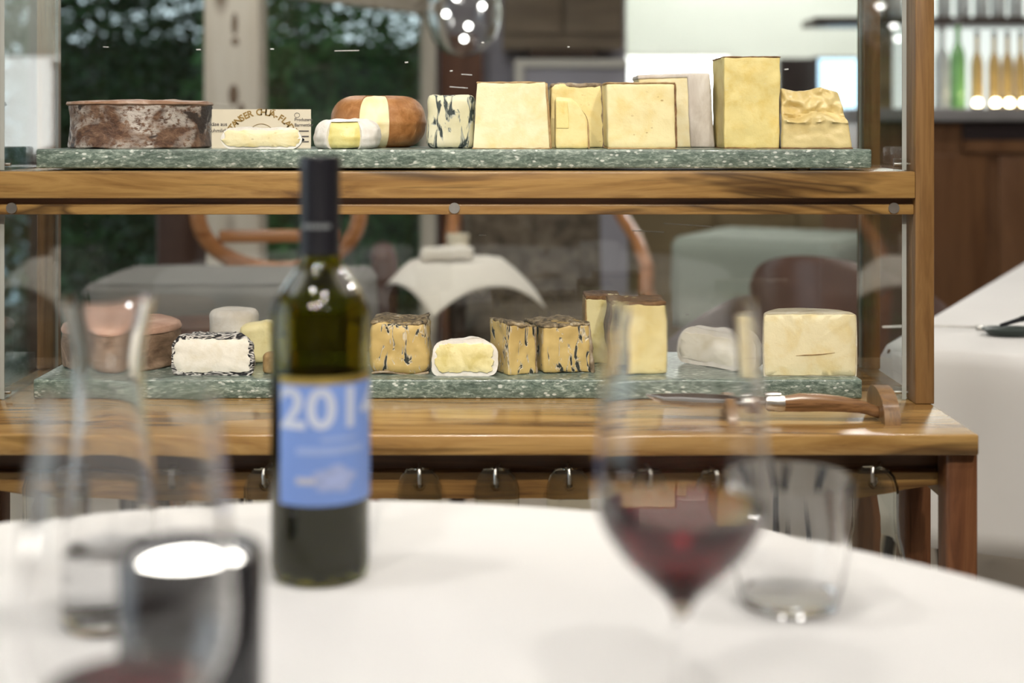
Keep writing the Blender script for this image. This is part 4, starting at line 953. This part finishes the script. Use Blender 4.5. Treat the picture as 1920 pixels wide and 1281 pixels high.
# bentwood armchair at the left
ba = thing('bentwood_armchair', 'armchair with round orange bentwood back hoop and red brown upholstery', 'armchair', (X(515, 3.5)-0.02, 3.78, 0), 0.1)
hc = Z(398, 3.58)
obj('back_hoop', MB().tube([(0.20*math.cos(2*PI*i/40), -0.20-0.03*math.cos(4*PI*i/40), hc+0.148*math.sin(2*PI*i/40)) for i in range(40)], 0.021, 10, closed=True), 'bentwood', ba)
obj('back_slat', MB().add(*rblock(0.30, 0.02, 0.032, 0.008, (6, 1, 1), (-0.15, -0.225, hc-0.075))), 'bentwood', ba)
obj('side_panel', MB().add(*rblock(0.10, 0.30, 0.50, 0.035, (2, 4, 6), (-0.31, -0.20, 0.42))), 'fabric_red', ba)
obj('side_panel', MB().add(*rblock(0.07, 0.30, 0.34, 0.03, (2, 4, 6), (0.23, -0.14, 0.42))), 'fabric_red', ba)
obj('seat', MB().add(*rblock(0.50, 0.42, 0.10, 0.035, (6, 6, 1), (-0.25, -0.18, 0.36))), 'fabric_red', ba)
for sx in (-1, 1):
    obj('back_post', MB().tube([(sx*0.12, -0.20, hc-0.11), (sx*0.15, -0.17, 0.40)], 0.014, 8), 'bentwood', ba)
    for yy in (-0.15, 0.20): obj('leg', MB().tube([(sx*0.22, yy, 0.38), (sx*0.24, yy*1.1, 0.0)], [0.022, 0.015], 10), 'bentwood', ba)
# upholstered armchair behind the small table
ua = thing('wood_armchair', 'armchair with mottled grey brown upholstery and curved wooden arms by the small table', 'armchair', (X(1015, 4.45), 4.45, 0), 0.08)
obj('back_cushion', MB().add(*rblock(0.46, 0.12, 0.60, 0.05, (6, 2, 6), (-0.23, 0.16, 0.44)), Matrix.Rotation(-0.10, 4, 'X')), 'fabric_mottled', ua)
obj('seat_cushion', MB().add(*rblock(0.50, 0.48, 0.15, 0.05, (6, 6, 2), (-0.25, -0.27, 0.36))), 'fabric_mottled', ua)
obj('seat_frame', MB().box(-0.26, 0.26, -0.28, 0.22, 0.26, 0.36, bev=0.01), 'door_wood', ua)
for sx in (-1, 1):
    obj('arm', MB().tube([(sx*0.25, 0.22, 0.86), (sx*0.27, 0.10, 0.79), (sx*0.285, -0.10, 0.73), (sx*0.29, -0.24, 0.66), (sx*0.28, -0.27, 0.52), (sx*0.26, -0.25, 0.30)], 0.022, 10), 'bentwood', ua)
    for yy in (-0.25, 0.20): obj('leg', MB().tube([(sx*0.24, yy, 0.28), (sx*0.25, yy*1.1, 0.0)], [0.024, 0.016], 10), 'bentwood', ua)
# a low dark stool by the grey table
st0 = thing('leather_stool', 'low dark brown round stool by the grey covered table', 'stool', (X(372, 2.75), 2.75, 0))
obj('cushion', MB().lathe([(0, 0.60), (0.10, 0.60), (0.112, 0.62), (0.112, 0.69), (0.10, 0.705), (0, 0.71)], 32), 'leather', st0)
for k in range(3):
    a = 2*PI*k/3+0.3; obj('leg', MB().tube([(0.06*math.cos(a), 0.06*math.sin(a), 0.61), (0.13*math.cos(a), 0.13*math.sin(a), 0)], 0.012, 8), 'dark_wood', st0)
# small side table with the square napkin
Yn = 3.7
nt = thing('side_table', 'small round dark side table under the white square cloth', 'table', (X(858, Yn), Yn, 0))
obj('tabletop', MB().lathe([(0, 0.70), (0.110, 0.70), (0.117, 0.706), (0.117, 0.724), (0.110, 0.729), (0, 0.729)], 40), 'dark_wood', nt)
obj('column', MB().lathe([(0, 0.02), (0.022, 0.02), (0.018, 0.4), (0.026, 0.70), (0, 0.70)], 20), 'dark_wood', nt)
obj('foot', MB().lathe([(0, 0), (0.15, 0), (0.15, 0.01), (0.03, 0.03), (0, 0.03)], 32), 'dark_wood', nt)
N = 30; S = 0.205; mb = MB(); vs_ = []
for i in range(N+1):
    for j in range(N+1):
        a, b = (i/N*2-1)*S, (j/N*2-1)*S; c, s = math.cos(0.55), math.sin(0.55)
        x, y = a*c-b*s, a*s+b*c; r = math.hypot(x, y); RT = 0.122
        if r < RT: z = 0.7315+0.006*max(0, math.sin(9*x+3*y)); k = 1
        else: e = r-RT; z = 0.7315-0.50*e-1.3*e*e; k = (RT+0.68*e)/r
        vs_.append((x*k, y*k, z))
fs_ = [(i*(N+1)+j, (i+1)*(N+1)+j, (i+1)*(N+1)+j+1, i*(N+1)+j+1) for i in range(N) for j in range(N)]
mb.add([(x+nt.location.x, y+Yn, z) for x, y, z in vs_], fs_)
nc = obj('square_cloth', mb, 'napkin', ang=80); nc.modifiers.new('thickness', 'SOLIDIFY').thickness = 0.002
tag(nc, 'white square cloth with hanging pointed corners on the small round table', 'cloth')
nb = thing('napkin_bundle', 'crumpled white napkin bundle lying on the square cloth', 'napkin', (X(858, Yn), Yn, 0.736))
vs_, fs_ = rblock(0.13, 0.10, 0.03, 0.012, (10, 8, 3), (-0.09, -0.06, 0)); obj('folds', MB().add(vs_, fs_), 'napkin', nb, noise=(0.012, 16, 5))
cu_ = thing('cream_cup', 'small cream cup standing on the square cloth of the side table', 'cup', (X(858, 3.8), 3.82, 0.735))
obj('cup_body', MB().lathe([(0, 0), (0.024, 0), (0.028, 0.01), (0.031, 0.055), (0.029, 0.056), (0.026, 0.012), (0, 0.008)], 28), 'paper', cu_)

# ------------------------------------------------------------------ cabinet, service counter, bar
cab = thing('wall_cabinet', 'taupe wooden wall cabinet with dark lower edge above the lilac counter', 'cabinet', (0.24, 5.55, 1.37))
obj('cabinet_body', MB().box(-0.235, 0.225, -0.12, 0.15, 0.0, 0.7, bev=0.006), 'taupe', cab)
for x0 in (-0.225, 0.0): obj('cabinet_door', MB().box(x0, x0+0.215, -0.137, -0.12, 0.06, 0.69, bev=0.004), 'taupe', cab)
obj('light_rail', MB().box(-0.13, 0.12, -0.125, -0.05, -0.03, 0.0), 'dark_wood', cab)
lc = thing('lilac_counter', 'lilac grey cupboard with paler frame standing below the taupe cabinet', 'cupboard', (0.25, 5.55, 0))
obj('cupboard_body', MB().box(-0.18, 0.23, -0.16, 0.15, 0, 1.33, bev=0.008), 'wall_lilac', lc)
obj('frame', MB().box(-0.20, -0.165, -0.175, -0.16, 0, 1.33).box(-0.165, 0.23, -0.175, -0.16, 1.30, 1.33), 'wall', lc)
sv = thing('service_counter', 'olive brown wooden service counter before the bright back room', 'counter', (1.0, 6.3, 0))
obj('counter_front', MB().box(-0.45, 0.62, -0.25, 0.2, 0, 0.90), 'olive_wood', sv)
obj('counter_top', MB().box(-0.47, 0.64, -0.28, 0.22, 0.90, 0.94, bev=0.006), 'bar_top', sv)
for k in range(3): obj('front_board', MB().box(-0.43+0.35*k, -0.10+0.35*k, -0.262, -0.25, 0.08, 0.84, bev=0.004), 'olive_wood', sv)
lb = thing('light_box', 'glowing white light box on the service counter', 'light box', (X(1262, 6.35), 6.38, 0.94))
obj('housing', MB().box(-0.27, 0.27, 0.0, 0.10, 0, 0.46, bev=0.008), 'wall', lb)
obj('lit_face', MB().box(-0.255, 0.255, -0.006, 0.0, 0.02, 0.445), 'lit_panel', lb)
mo = thing('dark_monitor', 'dark till monitor standing on the counter behind the craggy cheese', 'monitor', (X(1497, 6.2), 6.2, 0.94))
obj('screen', MB().box(-0.085, 0.085, -0.02, 0.02, 0.17, 0.43, bev=0.006), 'dark_panel', mo)
obj('stand', MB().box(-0.02, 0.02, -0.01, 0.01, 0.015, 0.18).box(-0.07, 0.07, -0.05, 0.05, 0, 0.015), 'dark_panel', mo)
bs = thing('lit_screen', 'bright pale blue screen beside the dark till monitor', 'screen', (X(1572, 6.2), 6.25, 0.94))
obj('housing', MB().box(-0.10, 0.10, 0.0, 0.03, 0.10, 0.44, bev=0.005), 'dark_panel', bs)
obj('lit_face', MB().box(-0.092, 0.092, -0.004, 0.0, 0.11, 0.43), 'lit_blue', bs)
obj('stand', MB().box(-0.02, 0.02, 0.0, 0.02, 0.0, 0.11).box(-0.07, 0.07, -0.03, 0.05, 0, 0.01), 'dark_panel', bs)
# bar on the right
br = thing('bar_counter', 'brown wooden bar counter with grey top and dark inset panel', 'bar', (1.95, 4.7, 0))
obj('bar_front', MB().box(-0.82, 1.4, -0.2, 0.3, 0, 1.085), 'bar_wood', br)
obj('bar_top', MB().box(-0.86, 1.42, -0.25, 0.32, 1.095, 1.135, bev=0.006), 'bar_top', br)
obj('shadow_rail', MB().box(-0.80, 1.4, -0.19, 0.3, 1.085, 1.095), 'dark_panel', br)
obj('inset_panel', MB().box(X(1803, 4.5)-1.95, 1.3, -0.215, -0.2, Z(262, 4.5), 1.085), 'dark_panel', br)
obj('trim_board', MB().box(X(1803, 4.5)-1.95, 1.3, -0.222, -0.2, Z(285, 4.5), Z(264, 4.5)), 'bar_wood', br)
for k in range(5): obj('front_board', MB().box(-0.80+0.42*k, -0.42+0.42*k, -0.212, -0.2, 0.05, Z(290, 4.5), bev=0.003), 'bar_wood', br)
bkb = thing('back_bar', 'lit back bar panel with dark wooden bottle shelf behind the bar', 'shelf', (1.95, 5.65, 0))
obj('back_panel', MB().box(-0.42, 1.4, 0.18, 0.22, 0.9, 2.3), 'lit_soft', bkb)
obj('shelf_board', MB().box(-0.72, 1.4, -0.08, 0.18, 1.475, 1.505, bev=0.004), 'dark_wood', bkb)
obj('side_post', MB().box(-0.46, -0.40, -0.02, 0.20, 0.0, 2.3), 'olive_wood', bkb)
obj('lower_cupboard', MB().box(-0.42, 1.4, -0.1, 0.2, 0.0, 0.9), 'bar_wood', bkb)
def bar_bottle(mat, h, r, loc, label, group, name='bar_bottle'):
    t = thing(name, label, 'bottle', loc, 0, group)
    obj('bottle_body', MB().lathe([(0, 0), (r*0.9, 0), (r, 0.006), (r, h*0.55), (r*0.85, h*0.64), (r*0.36, h*0.74), (r*0.34, h*0.97), (r*0.4, h*0.975), (r*0.4, h), (0, h)], 24), mat, t)
    obj('cap', MB().lathe([(0, h*0.93), (r*0.42, h*0.93), (r*0.42, h*1.01), (0, h*1.01)], 16), 'bar_top', t)
    return t
Ybt = 4.75
b0 = bar_bottle('bottle_amber', 0.26, 0.0205, (X(1832, Ybt), Ybt, 1.135), 'amber bottle standing in the lit row on the bar', 'amber bottles in a row on the bar')
for px in (1868, 1893, 1918): dup(b0, (X(px, Ybt), Ybt+0.02, 1.135))
g0 = bar_bottle('bottle_green', 0.30, 0.025, (X(1796, Ybt), Ybt, 1.135), 'tall bright green bottle beside the amber row on the bar', None)
c0 = bar_bottle('bottle_clear', 0.28, 0.025, (X(1766, Ybt), Ybt, 1.135), 'pale clear bottle beside the bright green bottle on the bar', None)
lt = thing('bar_light', 'small warm light glowing at the foot of an amber bottle on the bar', 'light', (X(1833, 4.62), 4.62, 1.135), 0, 'warm lights before the amber bottles')
obj('lens', MB().lathe([(0, 0.006), (0.010, 0.008), (0.014, 0.018), (0.010, 0.030), (0, 0.033)], 16), 'lit_warm', lt)
obj('base', MB().lathe([(0, 0), (0.016, 0), (0.016, 0.008), (0, 0.008)], 16), 'black_metal', lt)
for px in (1867, 1893, 1921): dup(lt, (X(px, 4.62), 4.62, 1.135))
gl0 = thing('shelf_glass', 'pale glass standing on the dark bottle shelf', 'glass', (X(1770, 5.6), 5.6, 1.505), 0, 'glasses on the back bar shelf')
obj('glass_body', MB().lathe([(0, 0), (0.026, 0), (0.029, 0.004), (0.031, 0.13), (0.028, 0.14), (0, 0.14)], 24), 'bottle_clear', gl0)
for px in (1640, 1680, 1805, 1840, 1872, 1905): dup(gl0, (X(px, 5.6), 5.6, 1.505))
d0 = bar_bottle('bottle_dark', 0.27, 0.04, (X(1905, 5.7), 5.7, 0.9), 'dark bottle standing behind the amber row against the lit panel', None)
# crystal pendant above the middle window
pd = thing('crystal_pendant', 'crystal glass globe pendant with bright bulbs hanging before the window post', 'pendant lamp', (X(870, 3.9), 3.9, 1.27))
obj('globe', MB().lathe([(0.0001, 0.0), (0.05, 0.012), (0.085, 0.045), (0.10, 0.09), (0.103, 0.13), (0.095, 0.17), (0.07, 0.20), (0.03, 0.215), (0.028, 0.213), (0.067, 0.197), (0.091, 0.168), (0.099, 0.13), (0.096, 0.09), (0.081, 0.047), (0.048, 0.015), (0.0001, 0.004)], 32), 'crystal', pd)
obj('cord', MB().tube([(0, 0, 0.215), (0, 0, 1.35)], 0.004, 8), 'black_metal', pd)
for (bx, by, bz) in ((0.0, 0, 0.05), (0.012, 0.0, 0.085), (-0.05, 0.02, 0.12), (0.05, 0.0, 0.14), (-0.02, -0.03, 0.16)):
    obj('bulb', MB().lathe([(0, -0.009), (0.007, -0.006), (0.009, 0), (0.007, 0.006), (0, 0.009)], 12, None, (bx, by, bz)), 'bulb', pd)

# ------------------------------------------------------------------ garden beyond the glazing
def bush(label, cx, cy, rx, ry, z0, z1, n, mat, seed, leaf=0.05, open_top=0.0):
    rg = random.Random(seed); t = thing('garden_bush', label, 'bush', (cx, cy, -0.06), 0, None)
    vs_ = []; fs_ = []
    for _ in range(n):
        while True:
            a, b, c = rg.uniform(-1, 1), rg.uniform(-1, 1), rg.uniform(-1, 1)
            if a*a+b*b+c*c*0.6 < 1 and not (c > 0.35 and rg.random() < open_top): break
        p = Vector((a*rx, b*ry, (z0+z1)/2+c*(z1-z0)/2+0.06))
        d = Vector((rg.uniform(-1, 1), rg.uniform(-1, 1), rg.uniform(-0.8, 0.6))).normalized(); s = d.orthogonal().normalized()
        s.rotate(Matrix.Rotation(rg.uniform(0, 6.28), 3, d)); L = leaf*rg.uniform(0.6, 1.3); o = len(vs_)
        vs_ += [p, p+d*L*0.5+s*L*0.28, p+d*L, p+d*L*0.5-s*L*0.28]; fs_.append((o, o+1, o+2, o+3))
    mb = MB(); mb.add(vs_, fs_); o = obj('foliage', mb, mat, t, smooth=False); o['kind'] = 'stuff'
    obj('stem', MB().tube([(0, 0, 0), (0.05, 0.02, (z0+z1)/2)], [0.05, 0.03], 8), 'bark', t)
bush('tall dark evergreen bush outside the left dark glazing', -2.15, 6.5, 0.62, 0.5, -0.1, 2.7, 12000, 'leaf', 1, 0.06, 0.25)
bush('dark leafy bush outside beside the knotty pine post', -1.50, 7.6, 0.64, 0.5, -0.1, 2.8, 12000, 'leaf', 2, 0.06, 0.2)
bush('mid green bush outside the angled window', -0.90, 6.4, 0.50, 0.42, -0.1, 2.0, 9000, 'leaf2', 3, 0.055)
bush('large mid green bush outside behind the angled window beam', -0.12, 7.6, 0.62, 0.5, -0.1, 2.6, 8000, 'leaf2', 4, 0.06, 0.2)
gw = struct('sky_block_wall', slab(-2.75, 0.4, 8.4, 8.6, -0.1, 1.55), 'sky_block_wall')  # dark wall added to block sky between the lower leaves
ob = thing('daylight_standin', 'bright pale blue outbuilding wall added beyond the terrace', 'building', (-3.55, 9.2, -0.06))  # added wall, its pale colour standing for bright daylight outside
obj('wall', MB().box(-0.9, 0.55, 0, 0.3, 0, 1.35), 'daylight_standin', ob)
obj('roof', MB().prism([(-1.0, 1.35), (0.65, 1.35), (0.65, 1.42), (-0.2, 1.6), (-1.0, 1.42)], -0.1, 0.4), 'terrace', ob)
